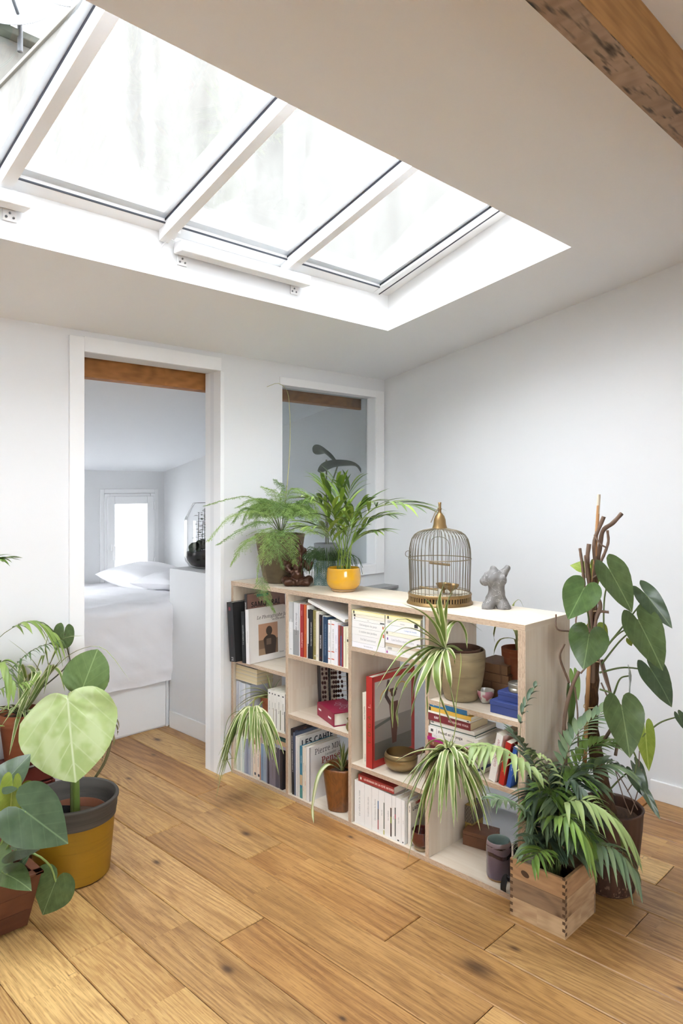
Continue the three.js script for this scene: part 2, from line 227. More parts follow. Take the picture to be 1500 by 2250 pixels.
// ---------------------------------------------------------------- outside: neighbour's rendered party wall, chimney, dishes
const renderMap = tex(512, 512, (x, y) => { const u = x / 512 * 4, v = y / 512 * 4; const st = fbm(u * 5, v * 0.7, 3, 4), g = fbm(u * 14, v * 14, 9, 4), d = fbm(u * 1.3, v * 1.0, 15, 3); const k = clamp((st - 0.45) * 1.6 * smooth(0.35, 0.65, d) + (g - 0.5) * 0.35 + 0.1); return mixc([80, 79, 75], [61, 59, 55], k); });
renderMap.repeat.set(0.25, 0.25);
const renderM = mat('#ffffff', 0.95, { map: renderMap });
const nb = thing('neighbour_building', 'tall stained cream rendered wall of the neighbouring building beyond the skylight', 'building');
mesh('party_wall', bx(-12, -2, -4.6, -4.26, 7.03, -3.75), renderM, nb);
mesh('wall_return', bx(-4.26, -2, -4.6, 3.5, 8.4, -3.68), renderM, nb);
mesh('coping', rbx(-12, 7.03, -4.7, -4.27, 7.08, -3.71, 0.01), mat('#5c5a54', 0.9), nb);
struct('ground_outside', bx(-45, -3.4, -45, 45, -3.0, 45), mat('#6b6862', 0.95));
const ch = thing('chimney', 'crumbling plastered chimney with a grey stone slab on top, above the skylight', 'chimney', [-13.966, 9.332, -5.2]);
{ const p = ch.position; mesh('stack', rbx(-0.95, -1.6, -0.45, 0.55, 0.33, 0.35, 0.03), mat('#ffffff', 0.95, { map: renderMap }), ch); mesh('slab', rbx(-1.2, 0.33, -0.6, 0.75, 0.47, 0.5, 0.02), mat('#44463f', 0.95, { bumpMap: paintBump, bumpScale: 0.01 }), ch);
  mesh('iron_bracket', tube([[0.25, -0.25, 0.37], [0.33, 0.02, 0.42], [0.5, -0.3, 0.4]], 0.02, 8, 5), mat('#4b4b4b', 0.6), ch); }
function dish(p, r, label) { const t = thing('satellite_dish', label, 'dish', p, 0.9); const prof = []; for (let i = 0; i <= 10; i++) { const k = i / 10; prof.push([k * r, k * k * r * 0.22]); } for (let i = 10; i >= 0; i--) { const k = i / 10; prof.push([k * r, k * k * r * 0.22 - 0.012]); }
  const g = lathe(prof, 40).rotateX(-1.0).rotateY(Math.PI); mesh('reflector', g, mat('#484c4f', 0.6), t); mesh('mast', tube([[0, -r * 0.95, -0.1], [0, -r * 0.3, -0.1], [0, 0, -0.04]], 0.05, 6, 8), mat('#3c3f43', 0.6), t); mesh('feed_arm', [tube([[0, 0.02, 0.02], [0, r * 0.2, r * 0.55], [0, r * 0.5, r * 0.8]], 0.03, 6, 6), rbx(-0.09, r * 0.45, r * 0.72, 0.09, r * 0.62, r * 0.95, 0.02)], mat('#3a3d41', 0.5), t); }
dish([-13.166, 9.997, -5.1], 0.62, 'large white satellite dish above the chimney slab'); dish([-9.733, 8.329, -4.5], 0.3, 'smaller satellite dish half hidden at the top of the party wall');
// blind boxes on the lower shaft wall
function blind(z0, z1, label, cable) { const t = thing('skylight_blind', label, 'blind', [OX0, 2.419, (z0 + z1) / 2]), L = (z1 - z0) / 2; 
  mesh('cassette', rbx(0.012, 0, -L, 0.072, 0.045, L, 0.006), frameM, t); for (const s of [-1, 1]) { const b = mesh('bracket', rbx(0.002, -0.035, s * (L - 0.045) - 0.022, 0.006, 0.02, s * (L - 0.045) + 0.022, 0.001), frameM, t); for (const [dy, dz] of [[-0.022, -0.012], [-0.022, 0.012], [-0.008, 0]]) mesh('screw', lathe([[0, 0], [0.004, 0], [0.004, 0.003], [0, 0.004]], 10).rotateZ(-Math.PI / 2).translate(0.006, dy, s * (L - 0.045) + dz), mat('#77797c', 0.4, { metalness: 0.7 }), b); }
  if (cable) mesh('cable', tube([[0.02, 0.045, L - 0.01], [0.02, 0.05, L + 0.02], [0.012, 0.01, L + 0.055], [0.012, -0.05, L + 0.062]], 0.0025, 12, 6), frameM, t); }
blind(-2.225, -1.54, 'long white blind cassette under the middle skylight pane, with a loose cable', true); blind(-0.965, -0.28, 'white blind cassette at the left edge of the skylight shaft', false);
// ---------------------------------------------------------------- bedroom
const linen = tex(256, 256, (x, y) => { const v = 225 + (vn(x / 1.5, y / 1.5, 4) - 0.5) * 26; return [v, v, v]; }, false); linen.repeat.set(3, 3);
const sheetM = mat(new THREE.Color().setRGB(0.84, 0.83, 0.845), 0.95, { bumpMap: linen, bumpScale: 0.001 });
function cloth(nx, nz, f) { const pos = [], idx = [], uv = []; for (let i = 0; i <= nx; i++) for (let j = 0; j <= nz; j++) { pos.push(...f(i / nx, j / nz)); uv.push(i / nx, j / nz); } for (let i = 0; i < nx; i++) for (let j = 0; j < nz; j++) { const a = i * (nz + 1) + j, b = a + nz + 1; idx.push(a, a + 1, b, b, a + 1, b + 1); } const g = new THREE.BufferGeometry(); g.setAttribute('position', new THREE.Float32BufferAttribute(pos, 3)); g.setAttribute('uv', new THREE.Float32BufferAttribute(uv, 2)); g.setIndex(idx); g.computeVertexNormals(); return g; }
const ledge = thing('partition_ledge', 'white boxed partition carrying the glass terrarium, inside the bedroom', 'partition');
mesh('box', rbx(-3.93, 0, -3.62, XB - TW - 0.002, 0.995, -2.452, 0.004), wallM, ledge);
mesh('skirting', rbx(-3.915, 0, -2.452, XB - TW - 0.003, 0.105, -2.44, 0.003), trimM, ledge);
const bed = thing('platform_bed', 'built-in platform bed with rumpled white duvet, seen through the doorway', 'bed');
mesh('platform', bx(BX + 0.005, 0, -3.6, -3.95, 0.45, 0.28), trimM, bed);
{ const d = mesh('drawer_front', rbx(-3.95, 0.012, -2.43, -3.938, 0.318, -1.5, 0.002), trimM, bed); mesh('drawer_front', rbx(-3.95, 0.012, -1.494, -3.938, 0.318, 0.2, 0.002), trimM, bed); mesh('rail', rbx(-3.951, 0.323, -2.445, -3.938, 0.46, 0.27, 0.002), trimM, bed); mesh('corner_post', rbx(-3.951, 0, -2.45, -3.938, 0.322, -2.435, 0.002), trimM, bed); }
mesh('duvet', cloth(90, 120, (u, v) => { // from far wall over the front edge
  const z = mix(-3.58, 0.25, v), L = 2.02 + 0.42, s = u * L; const zc = clamp((z + 2.47) / -0.02, 0, 1);
  let x, y; const n1 = fbm(u * 9, v * 9, 3, 4) - 0.5, n2 = fbm(u * 30, v * 34, 8, 3) - 0.5, top = 0.665 + 0.125 * smooth(0.1, 0.85, u);
  if (s < 1.93) { x = BX + 0.03 + s; y = top + n1 * 0.045 + n2 * 0.014; } else { const q = (s - 1.93); const a = Math.min(1, q / 0.1) * Math.PI / 2; x = BX + 0.03 + 1.93 + Math.sin(a) * 0.065 + n2 * 0.03 + n1 * 0.03; y = top - (1 - Math.cos(a)) * 0.05 - Math.max(0, q - 0.1) * 1.08; if (u > 0.985) { y += n2 * 0.02; x -= 0.012; } }
  return [x, y, z]; }), sheetM, bed);
mesh('mattress', rbx(BX + 0.02, 0.44, -3.6, -3.97, 0.63, 0.27, 0.05, 3), sheetM, bed);
function pillow(name, label, p, sx, sz, h, ry, rz, seed) { const t = thing(name, label, 'pillow', p, ry); t.rotation.z = rz; 
  for (const s of [1, -1]) mesh(s > 0 ? 'case_top' : 'case_underside', cloth(24, 24, (u, v) => { const a = u * 2 - 1, b = v * 2 - 1, e = Math.pow(Math.max(0, (1 - a * a) * (1 - b * b)), 0.42), n = fbm(u * 5, v * 5, seed, 3) - 0.5; const pin = 1 - 0.10 * (1 - Math.pow(Math.abs(a), 2)) * Math.pow(Math.abs(b), 3) - 0.0; const pin2 = 1 - 0.08 * (1 - b * b) * Math.pow(Math.abs(a), 3); return [a * sx / 2 * pin2, s * e * h / 2 + n * 0.03 * e, b * sz / 2 * pin]; }), sheetM, t); }
pillow('pillow', 'plump white pillow against the wall below the bedroom window', [-5.45, 0.745, -3.2], 0.62, 0.62, 0.22, 0.25, -0.10, 3);
pillow('pillow', 'white pillow mostly hidden behind the partition ledge', [-4.86, 0.775, -3.1], 0.44, 0.56, 0.15, 0.2, 0.05, 8);
// bedroom window
const bw = structGroup('window_7');
{ const F = (z0, z1, y0, y1, w, x0, x1, nm, m = frameM) => mesh(nm, [rbx(x0, y0, z0, x1, y1, z0 + w, 0.006), rbx(x0, y0, z1 - w, x1, y1, z1, 0.006), rbx(x0, y0, z0 + w, x1, y0 + w, z1 - w, 0.006), rbx(x0, y1 - w, z0 + w, x1, y1, z1 - w, 0.006)], m, bw);
  F(-3.57, -2.99, 0.62, 1.49, 0.04, BX, BX + 0.012, 'casing'); F(-3.53, -3.03, 0.66, 1.45, 0.05, BX - 0.04, BX + 0.02, 'outer_frame'); F(-3.51, -3.05, 0.69, 1.425, 0.07, BX - 0.03, BX + 0.035, 'sash');
  mesh('pane', bx(BX - 0.012, 0.75, -3.45, BX - 0.006, 1.36, -3.11), phys('#ffffff', 0.8, { transmission: 1, thickness: 0, ior: 1.5 }), bw); for (const y of [0.79, 1.3]) mesh('hinge', lathe([[0, 0], [0.009, 0], [0.009, 0.07], [0, 0.07]], 10).translate(BX + 0.04, y, -3.515), trimM, bw);
  mesh('handle', [rbx(BX + 0.035, 0.94, -3.105, BX + 0.06, 1.0, -3.075, 0.005), rbx(BX + 0.05, 0.86, -3.11, BX + 0.068, 0.985, -3.085, 0.006)], trimM, bw); }

const addedWindow = (name, x0, y0, z0, x1, y1, z1, alongZ) => { const g = structGroup(name), w = 0.05; mesh('pane', alongZ ? bx(x0 + 0.05, y0, z0, x0 + 0.055, y1, z1) : bx(x0, y0, z0 + 0.05, x1, y1, z0 + 0.055), paneM, g); mesh('frame', alongZ ? [rbx(x0, y0, z0, x1, y0 + w, z1), rbx(x0, y1 - w, z0, x1, y1, z1), rbx(x0, y0 + w, z0, x1, y1 - w, z0 + w), rbx(x0, y0 + w, z1 - w, x1, y1 - w, z1)] : [rbx(x0, y0, z0, x1, y0 + w, z1), rbx(x0, y1 - w, z0, x1, y1, z1), rbx(x0, y0 + w, z0, x0 + w, y1 - w, z1), rbx(x1 - w, y0 + w, z0, x1, y1 - w, z1)], frameM, g); };
addedWindow('window_9', BX - 0.09, 0.72, -2.55, BX - 0.02, 1.45, -1.65, true); addedWindow('window_10', -4.8, 0.75, BZ1 + 0.02, -3.9, 1.6, BZ1 + 0.09, false);  // two unseen bedroom windows, added to light the bed and walls

// ---------------------------------------------------------------- plywood bookcase
const plyMap = tex(512, 512, (x, y) => { const u = x / 512, v = y / 512; const w = fbm(u * 2, v * 3, 5, 3), f = fbm(u * 3, v * 90, 7, 3), r = 0.5 + 0.5 * Math.sin((v * 6 + w * 5) * 6.28); const t = clamp((f - 0.5) * 0.7 + r * 0.22 + (w - 0.4) * 0.4); return mixc([218, 206, 188], [198, 178, 154], t); });
const plyEdgeMap = tex(256, 64, (x, y) => { const l = Math.floor(y / 64 * 9), n = fbm(x / 9, y / 5, l, 2); return mixc(l % 2 ? [186, 160, 136] : [214, 194, 170], [142, 116, 96], clamp((n - 0.45) * 1.2)); });
const plyM = mat('#ffffff', 0.55, { map: plyMap }), plyEdgeM = mat('#ffffff', 0.6, { map: plyEdgeMap });
const SF = -2.285, SB = -2.62, ST = 0.018;
const shelf = thing('plywood_bookcase', 'low pale plywood bookcase, open through, filled with books and plants', 'bookcase');
function board(name, x0, y0, x1, y1, horizontal, z1 = SF, z0 = SB) {
  const b = mesh(name, bx(x0, y0, z0, x1, y1, z1 - 0.0005), plyM, shelf), g = bx(x0, y0, z1 - 0.0005, x1, y1, z1 + 0.0006); const p = g.attributes.position, uv = g.attributes.uv;
  for (let i = 0; i < p.count; i++) horizontal ? uv.setXY(i, p.getX(i) * 4, (p.getY(i) - y0) / (y1 - y0)) : uv.setXY(i, p.getY(i) * 4, (p.getX(i) - x0) / (x1 - x0));
  mesh('plywood_edge', g, plyEdgeM, b);
  const u = b.geometry.attributes.uv; for (let i = 0; i < u.count; i++) horizontal ? u.setXY(i, u.getX(i) * 0.9 + y0 * 3.1, u.getY(i) * 0.9 + y0) : u.setXY(i, u.getY(i) * 0.9 + x0 * 1.7, u.getX(i) * 1.1 + x0);
}
const SL = -3.062, SR = -1.325, D1 = -2.617, D2 = -2.195, D3 = -1.766, TOP = 1.009;
board('top_board', SL, TOP - 0.022, SR, TOP, true, SF + 0.001); board('base_board', SL, 0.0, SR, 0.02, true);
board('side_panel', SL, 0.02, SL + ST, TOP - 0.022, false); board('side_panel', SR - 0.03, 0.02, SR, TOP - 0.022, false);
for (const d of [D1, D2, D3]) board('divider', d - ST / 2, 0.02, d + ST / 2, TOP - 0.022, false);
const H = ST / 2, bays = [[SL + ST, D1 - H], [D1 + H, D2 - H], [D2 + H, D3 - H], [D3 + H, SR - 0.03]];
[[0, 0.60], [0, 0.302], [1, 0.697], [1, 0.408], [2, 0.80], [2, 0.283], [3, 0.655], [3, 0.405]].forEach(([b, y]) => board('shelf_board', bays[b][0], y - ST, bays[b][1], y, true));

// ---------------------------------------------------------------- books: one printed atlas, each book cover + page block
const AT = 2048, cnv = document.createElement('canvas'); cnv.width = cnv.height = AT; const cx = cnv.getContext('2d'); cx.fillStyle = '#ffffff'; cx.fillRect(0, 0, AT, AT);
const atlas = new THREE.CanvasTexture(cnv); atlas.colorSpace = THREE.SRGBColorSpace;
let ax = 0, ay = 0, ah = 0;
function cell(w, h, draw) { w = Math.ceil(w); h = Math.ceil(h); if (ax + w + 4 > AT) { ax = 0; ay += ah + 4; ah = 0; } const r = [ax + 2, ay + 2, w, h]; ax += w + 4; ah = Math.max(ah, h); if (ay + ah > AT) throw new Error('atlas full'); cx.save(); cx.translate(r[0], r[1]); cx.beginPath(); cx.rect(-2, -2, w + 4, h + 4); cx.clip(); draw(cx, w, h); cx.restore(); return [r[0] / AT, 1 - (r[1] + h) / AT, (r[0] + w) / AT, 1 - r[1] / AT]; }
const printM = mat('#ffffff', 0.5, { map: atlas }), pagesMap = tex(64, 64, (x, y) => { const n = 228 + (hash(x, 0, 4) - 0.5) * 34; return [n, n - 6, n - 22]; }); const pagesM = mat('#ffffff', 0.9, { map: pagesMap }), oldPagesM = mat('#e6d8bc', 0.9, { map: pagesMap });
const plainCells = {};
function plain(col) { return plainCells[col] ??= cell(6, 6, (c, w, h) => { c.fillStyle = col; c.fillRect(-2, -2, w + 4, h + 4); }); }
function quadBox(x0, y0, z0, x1, y1, z1, rects) { // box whose faces take atlas rects {px,nx,py,ny,pz,nz}
  const g = new THREE.BoxGeometry(x1 - x0, y1 - y0, z1 - z0), uv = g.attributes.uv, f = ['px', 'nx', 'py', 'ny', 'pz', 'nz'];
  f.forEach((k, i) => { const r = rects[k] ?? rects.all; for (let j = 0; j < 4; j++) { const a = uv.getX(i * 4 + j), b = uv.getY(i * 4 + j); const e = rects[k] ? 0 : 0.3; uv.setXY(i * 4 + j, mix(r[0], r[2], e ? 0.5 : a), mix(r[1], r[3], e ? 0.5 : b)); } });
  return g.translate((x0 + x1) / 2, (y0 + y1) / 2, (z0 + z1) / 2);
}
// spine drawing: text runs from foot to head; list of [text, position 0..1 along spine, size factor, colour]
function spineCell(t, h, col, items = [], marks = []) { const S = 1000, w = Math.max(10, t * S), hh = Math.min(330, h * S); return cell(w, hh, (c, W, Hh) => { c.fillStyle = col; c.fillRect(-2, -2, W + 4, Hh + 4); for (const [y0, y1, mc, xa = 0, xb = 1] of marks) { c.fillStyle = mc; c.fillRect(xa * W, (1 - y1) * Hh, (xb - xa) * W, (y1 - y0) * Hh); } for (const [s, pos, size, tc, font = 'sans-serif', bold = ''] of items) { c.save(); c.translate(W / 2, (1 - pos) * Hh); c.rotate(-Math.PI / 2); c.fillStyle = tc; c.font = bold + ' ' + Math.round(W * size) + 'px ' + font; c.textAlign = 'center'; c.textBaseline = 'middle'; c.fillText(s, 0, 0); c.restore(); } }); }
// book: local x thickness, y height, z depth (spine at +z), origin at the foot centre of the spine
function book(label, { t, h, d, col, items, marks, front, back, pages = pagesM, hard = 0.0, group, name = 'book' }, p, rot = [0, 0, 0]) {
  const o = thing(name, label, 'book', p, 0, group); o.rotation.set(...rot); const all = plain(col), c = hard ? 0.0028 : 0.0008, e = hard ? 0.003 : 0.0005, sp = spineCell(t, h, col, items, marks);
  const fr = front ? cell(d * 900, h * 900, front) : undefined, bk = back ? cell(d * 900, h * 900, back) : undefined;
  mesh('cover', join([quadBox(-t / 2, 0, -d, -t / 2 + c, h, -0.0005, { all, nx: bk }), quadBox(t / 2 - c, 0, -d, t / 2, h, -0.0005, { all, px: fr }), quadBox(-t / 2, 0, -c - 0.0008, t / 2, h, 0, { all, pz: sp })]), printM, o);
  mesh('page_block', bx(-t / 2 + c, e, -d + e, t / 2 - c, h - e, -c - 0.0006), pages, o); return o;
}
const ORD = ['first', 'second', 'third', 'fourth', 'fifth', 'sixth', 'seventh', 'eighth', 'ninth', 'tenth', 'eleventh', 'twelfth', 'thirteenth', 'fourteenth', 'fifteenth', 'sixteenth', 'seventeenth', 'eighteenth', 'nineteenth', 'twentieth', 'twenty-first', 'twenty-second'];
const W0 = '#efeeea';
const tiny = (c = '#8f8f8f', a = 0.55, s = 0.42) => [['Lettres et contes du', a, s, c, 'serif']];

// second bay, top: upright row (boundaries measured along the shelf front)
{
  const e = [-2.6116, -2.5781, -2.5406, -2.5283, -2.5046, -2.4884, -2.4751, -2.4641, -2.4451, -2.4184, -2.3997, -2.3803, -2.3715, -2.3418, -2.3252, -2.2985, -2.2749, -2.2645, -2.2519, -2.2433, -2.229, -2.2107];
  const B = [['#b9bcbd', 0.252, 'pale grey', [['LE DIT DU', 0.55, 0.4, '#f4f4f4', 'serif'], ['I', 0.1, 0.4, '#555']], [[0, 0.62, '#dfe1e2']]], ['#d9dadb', 0.252, 'silver grey', [['Le dit du Genji', 0.6, 0.4, '#5c5c5c', 'serif']], [[0, 0.48, '#9b9c9c']]], ['#f1f0ec', 0.25, 'thin white', [['récits du japon', 0.4, 0.5, '#555']]], ['#a93336', 0.25, 'red', [['Les Japonais', 0.32, 0.5, '#f3d9cf', 'sans-serif', 'bold'], ['KAREN', 0.83, 0.34, '#e9c0b8']]], ['#c9622f', 0.25, 'orange', [['Miyamoto', 0.5, 0.4, '#e8a070']]], ['#f3f1ec', 0.248, 'ivory', [['i', 0.2, 0.5, '#333']]],
    ['#33353a', 0.23, 'thin charcoal', [['Musashi', 0.3, 0.5, '#bbb']], [[0.3, 0.82, '#e8e6e2', 0, 0.6]]], ['#23242a', 0.232, 'black with white lettering', [['Aux origines du monde Japon', 0.5, 0.44, '#f0efe9', 'sans-serif', 'bold']]], ['#8a7f49', 0.23, 'olive', [['La pensée et la voie du guerrier', 0.55, 0.36, '#d9d2a6'], ['R', 0.08, 0.5, '#eee']]], ['#e9e4d4', 0.228, 'cream', [['récit', 0.1, 0.35, '#6fa0b0']]], ['#1d1c20', 0.215, 'black', [['HAGAKURE', 0.42, 0.62, '#f2f2f2', 'sans-serif', 'bold'], ['MISHIMA', 0.85, 0.4, '#b4343a'], ['M', 0.07, 0.6, '#c23a3a']]], ['#f2f1ee', 0.212, 'thin white', tiny('#999')], ['#27415f', 0.21, 'navy blue', [['Contes de pluie et de lune du Japon', 0.5, 0.3, '#9fb2c6']]],
    ['#eeedec', 0.198, 'white with red dashes', tiny('#9a9a9a'), [[0.9, 0.915, '#cc5a45'], [0.27, 0.285, '#cc5a45'], [0.1, 0.115, '#cc5a45']]], ['#efeeee', 0.198, 'white', tiny('#9a9a9a'), [[0.9, 0.92, '#d0573f', 0.1, 0.9], [0.27, 0.29, '#d0573f', 0.1, 0.9], [0.1, 0.12, '#d0573f', 0.1, 0.9]]], ['#ecebf0', 0.195, 'white with violet lettering', [['Le pavillon', 0.6, 0.36, '#a08ab0'], ['d or', 0.35, 0.4, '#8aa0c8']]], ['#a8564c', 0.182, 'brick red', [['x', 0.5, 0.5, '#e4b0a0']]], ['#4d6ea6', 0.182, 'mid blue', [['zen', 0.2, 0.5, '#e4e4f0']], [[0.75, 1, '#6d5048']]], ['#9a3c46', 0.18, 'crimson', []], ['#eee8cc', 0.18, 'pale yellow', [['pp', 0.62, 0.5, '#c9b060']]], ['#f0ead2', 0.18, 'cream with black square', tiny('#b0a070'), [[0.64, 0.7, '#2a251c', 0.3, 1]]], ['#efe6b8', 0.18, 'yellow-edged', [['N', 0.6, 0.5, '#333']], [[0, 1, '#e3b93c', 0.8, 1]]]];
  B.forEach(([col, h, w, items, marks], i) => { const t = e[i + 1] - e[i]; if (!(t > 0.001)) return; book(w + ' book, ' + ORD[i] + ' from left below the yellow flowerpot', { t: t - 0.0008, h, d: Math.min(0.17, h * 0.68), col, items, marks, group: 'upright books in the second bay' }, [(e[i] + e[i + 1]) / 2, 0.6975, SF - 0.005 - (i % 3) * 0.003]); });
  book('white picture book lying slanted on top of the upright row', { t: 0.014, h: 0.25, d: 0.19, col: '#f2f0ec', items: [], hard: 1, front: (c, w, h) => { c.fillStyle = '#ece8e0'; c.fillRect(-2, -2, w + 4, h + 4); c.fillStyle = '#a5412f'; c.beginPath(); c.ellipse(w * 0.42, h * 0.35, w * 0.05, h * 0.13, 0.5, 0, 7); c.fill(); } }, [-2.478, 0.9685, SF - 0.01], [0, 0, -1.57 - 0.265]);
}
// first bay, top: dark art books and the white photography book
book('black tall art book with red dot, leaning outward at the door end', { t: 0.05, h: 0.305, d: 0.27, col: '#232324', hard: 1, items: [['Yamamoto', 0.35, 0.28, '#5d2b2e'], ['M', 0.05, 0.5, '#c8c8c8']], marks: [[0.86, 0.92, '#7c2a33', 0.25, 0.6]] }, [-2.99, 0.602, SF + 0.045], [0, 0, 0.09]);
book('brown jacketed book with black capitals, behind the white photography book', { t: 0.02, h: 0.345, d: 0.26, col: '#2b2625', hard: 1, items: [['SAMOURAÏ', 0.8, 0.5, '#eee', 'sans-serif', 'bold']], front: (c, w, h) => { c.fillStyle = '#8d6a5e'; c.fillRect(-2, -2, w + 4, h + 4); c.fillStyle = '#1f6b5d'; c.fillRect(w * 0.25, 4, w * 0.3, 14); c.fillStyle = '#1c1614'; c.font = 'bold 34px sans-serif'; c.fillText('SAMOURAÏ', w * 0.1, h * 0.2); } }, [-2.953, 0.602, SF - 0.015], [0, 0, 0.02]);
book('slim black book about swords, left of the white photography book', { t: 0.024, h: 0.262, d: 0.22, col: '#26282a', hard: 1, items: [['Le sabre japonais', 0.55, 0.5, '#d6d6d2', 'serif']], front: (c, w, h) => { c.fillStyle = '#26282a'; c.fillRect(-2, -2, w + 4, h + 4); c.fillStyle = '#ddd'; c.font = '30px serif'; c.fillText('L', 8, 40); c.fillText('A', 8, 84); } }, [-2.927, 0.602, SF + 0.022], [0, 0.0, 0.045]);
book('white photography book with a sepia portrait on its cover', { t: 0.026, h: 0.275, d: 0.262, col: '#e9e6e4', hard: 1, items: [['Le Photographe', 0.5, 0.3, '#aaa', 'serif']], front: (c, w, h) => { c.fillStyle = '#dedad5'; c.fillRect(-2, -2, w + 4, h + 4); c.fillStyle = '#2f2c2a'; c.font = 'italic 21px serif'; c.fillText('Le Photographe Japonais', w * 0.2, h * 0.2); c.font = 'italic 12px serif'; c.fillText('au XIXe siècle', w * 0.6, h * 0.26); const x = w * 0.24, y = h * 0.3, W = w * 0.5, Hh = h * 0.58; c.fillStyle = '#b98f72'; c.fillRect(x, y, W, Hh); c.fillStyle = '#7a604a'; c.fillRect(x, y + Hh * 0.52, W, Hh * 0.48); c.fillStyle = '#9a7f64'; c.fillRect(x, y + Hh * 0.8, W * 0.45, Hh * 0.2); c.fillStyle = '#3a2d25'; c.beginPath(); c.ellipse(x + W * 0.55, y + Hh * 0.25, W * 0.16, Hh * 0.15, 0, 0, 7); c.fill(); c.beginPath(); c.moveTo(x + W * 0.25, y + Hh * 0.5); c.quadraticCurveTo(x + W * 0.4, y + Hh * 0.36, x + W * 0.62, y + Hh * 0.38); c.quadraticCurveTo(x + W * 0.95, y + Hh * 0.42, x + W * 0.92, y + Hh * 0.6); c.lineTo(x + W * 0.86, y + Hh); c.lineTo(x + W * 0.35, y + Hh); c.closePath(); c.fill(); c.fillStyle = '#6d5a4a'; c.fillRect(x + W * 0.4, y + Hh * 0.5, W * 0.25, Hh * 0.2); c.fillStyle = '#555'; c.font = '9px serif'; c.fillText('Hazan', w * 0.78, h * 0.9); } }, [-2.896, 0.602, SF + 0.02], [0, 0.02, 0.03]);
// third bay, top: two flat piles of white paperbacks and one upright
function pile(list, x0, y0, zf, where, rnd = 3) { const R = rng(rnd); let y = y0; list.forEach(([t, len, col, w, items = [], marks = [], dx = 0, dz = 0, opt = {}], i) => { const d = opt.d ?? 0.108; book(w + ' lying ' + (i === 0 ? 'at the bottom' : i === list.length - 1 ? 'on top' : ORD[i] + ' from the bottom') + ' of ' + where, { t: t - 0.0006, h: len, d, col, items, marks, pages: opt.pages, group: where, hard: opt.hard ?? 0, front: opt.front }, [x0 + dx, y + t / 2, zf + dz + (R() - 0.5) * 0.004], [0, opt.ry ?? (R() - 0.5) * 0.02, -Math.PI / 2]); y += t; }); return y; }
const wp = (s, c = '#9a9a98') => [[s, 0.5, 0.36, c, 'serif']];
pile([[0.023, 0.196, '#f4f3f6', 'white paperback', wp('les nuits de la')], [0.033, 0.19, '#efeeec', 'thick white paperback', wp('Un bel automne', '#aaa')], [0.031, 0.19, '#efeeea', 'white paperback with orange mark', wp('L ombre des jardins'), [[0.95, 0.99, '#c9623e', 0.3, 0.8]]], [0.03, 0.19, '#f0efeb', 'white paperback with red mark', wp('Chroniques du pays'), [[0.94, 0.98, '#c07848', 0.2, 0.6]]], [0.015, 0.19, '#f1efe8', 'thin white paperback with black tag', wp('bleu'), [[0.86, 0.99, '#5c5c5c', 0.5, 0.9], [0.06, 0.09, '#3c3048', 0.2, 0.6]]], [0.014, 0.19, '#f1ecd9', 'cream paperback', [], [[0.05, 0.1, '#4b473e', 0.2, 0.9]]], [0.0165, 0.19, '#f4eecb', 'pale yellow paperback', [], [[0.04, 0.08, '#3c3a30', 0.2, 0.9], [0, 1, '#e8d75c', 0.0, 0.14]]]], -2.183, 0.8005, SF - 0.002, 'left white pile');
pile([[0.017, 0.19, '#f2f0ef', 'white paperback with pink dots', wp('roman', '#bbb'), [[0.03, 0.07, '#b2549a', 0.2, 0.8], [0.9, 0.96, '#b2549a', 0.3, 0.7]]], [0.0155, 0.19, '#ece7dc', 'cream paperback with dark label', wp('lettres'), [[0.06, 0.18, '#b9b4ac', 0.2, 0.8], [0.86, 0.98, '#3d2a26', 0.1, 0.9]]], [0.014, 0.188, '#dccdb6', 'tan paperback', [], []], [0.033, 0.188, '#f0eff0', 'thick white paperback with violet dot', wp('Les belles endormies', '#bbb'), [[0.05, 0.08, '#7a52a0', 0.3, 0.6], [0.9, 0.99, '#4a4a4a', 0.5, 0.8]]], [0.0165, 0.188, '#f2edda', 'cream paperback with grey square', [], [[0.03, 0.08, '#5a594f', 0.1, 0.7]]], [0.028, 0.186, '#eef0f0', 'white paperback with blue lettering', [['L usage du monde', 0.72, 0.3, '#8fa3cf']]], [0.022, 0.187, '#f1eee6', 'white paperback with black tag', wp('contes'), [[0.84, 0.94, '#333', 0.1, 0.8], [0.06, 0.2, '#bdbdb8', 0.2, 0.7]]], [0.0175, 0.187, '#f2e9bd', 'pale yellow paperback', [], [[0.05, 0.1, '#4b4434', 0.2, 0.9], [0, 1, '#e5cf45', 0, 0.12]]]], -1.988, 0.8005, SF - 0.002, 'right white pile', 5);
book('thin grey book standing upright beside the right white pile', { t: 0.01, h: 0.183, d: 0.12, col: '#bfc3c2', items: [['petites notes du monde', 0.5, 0.5, '#6b6f72']] }, [-1.786, 0.8005, SF - 0.004]);
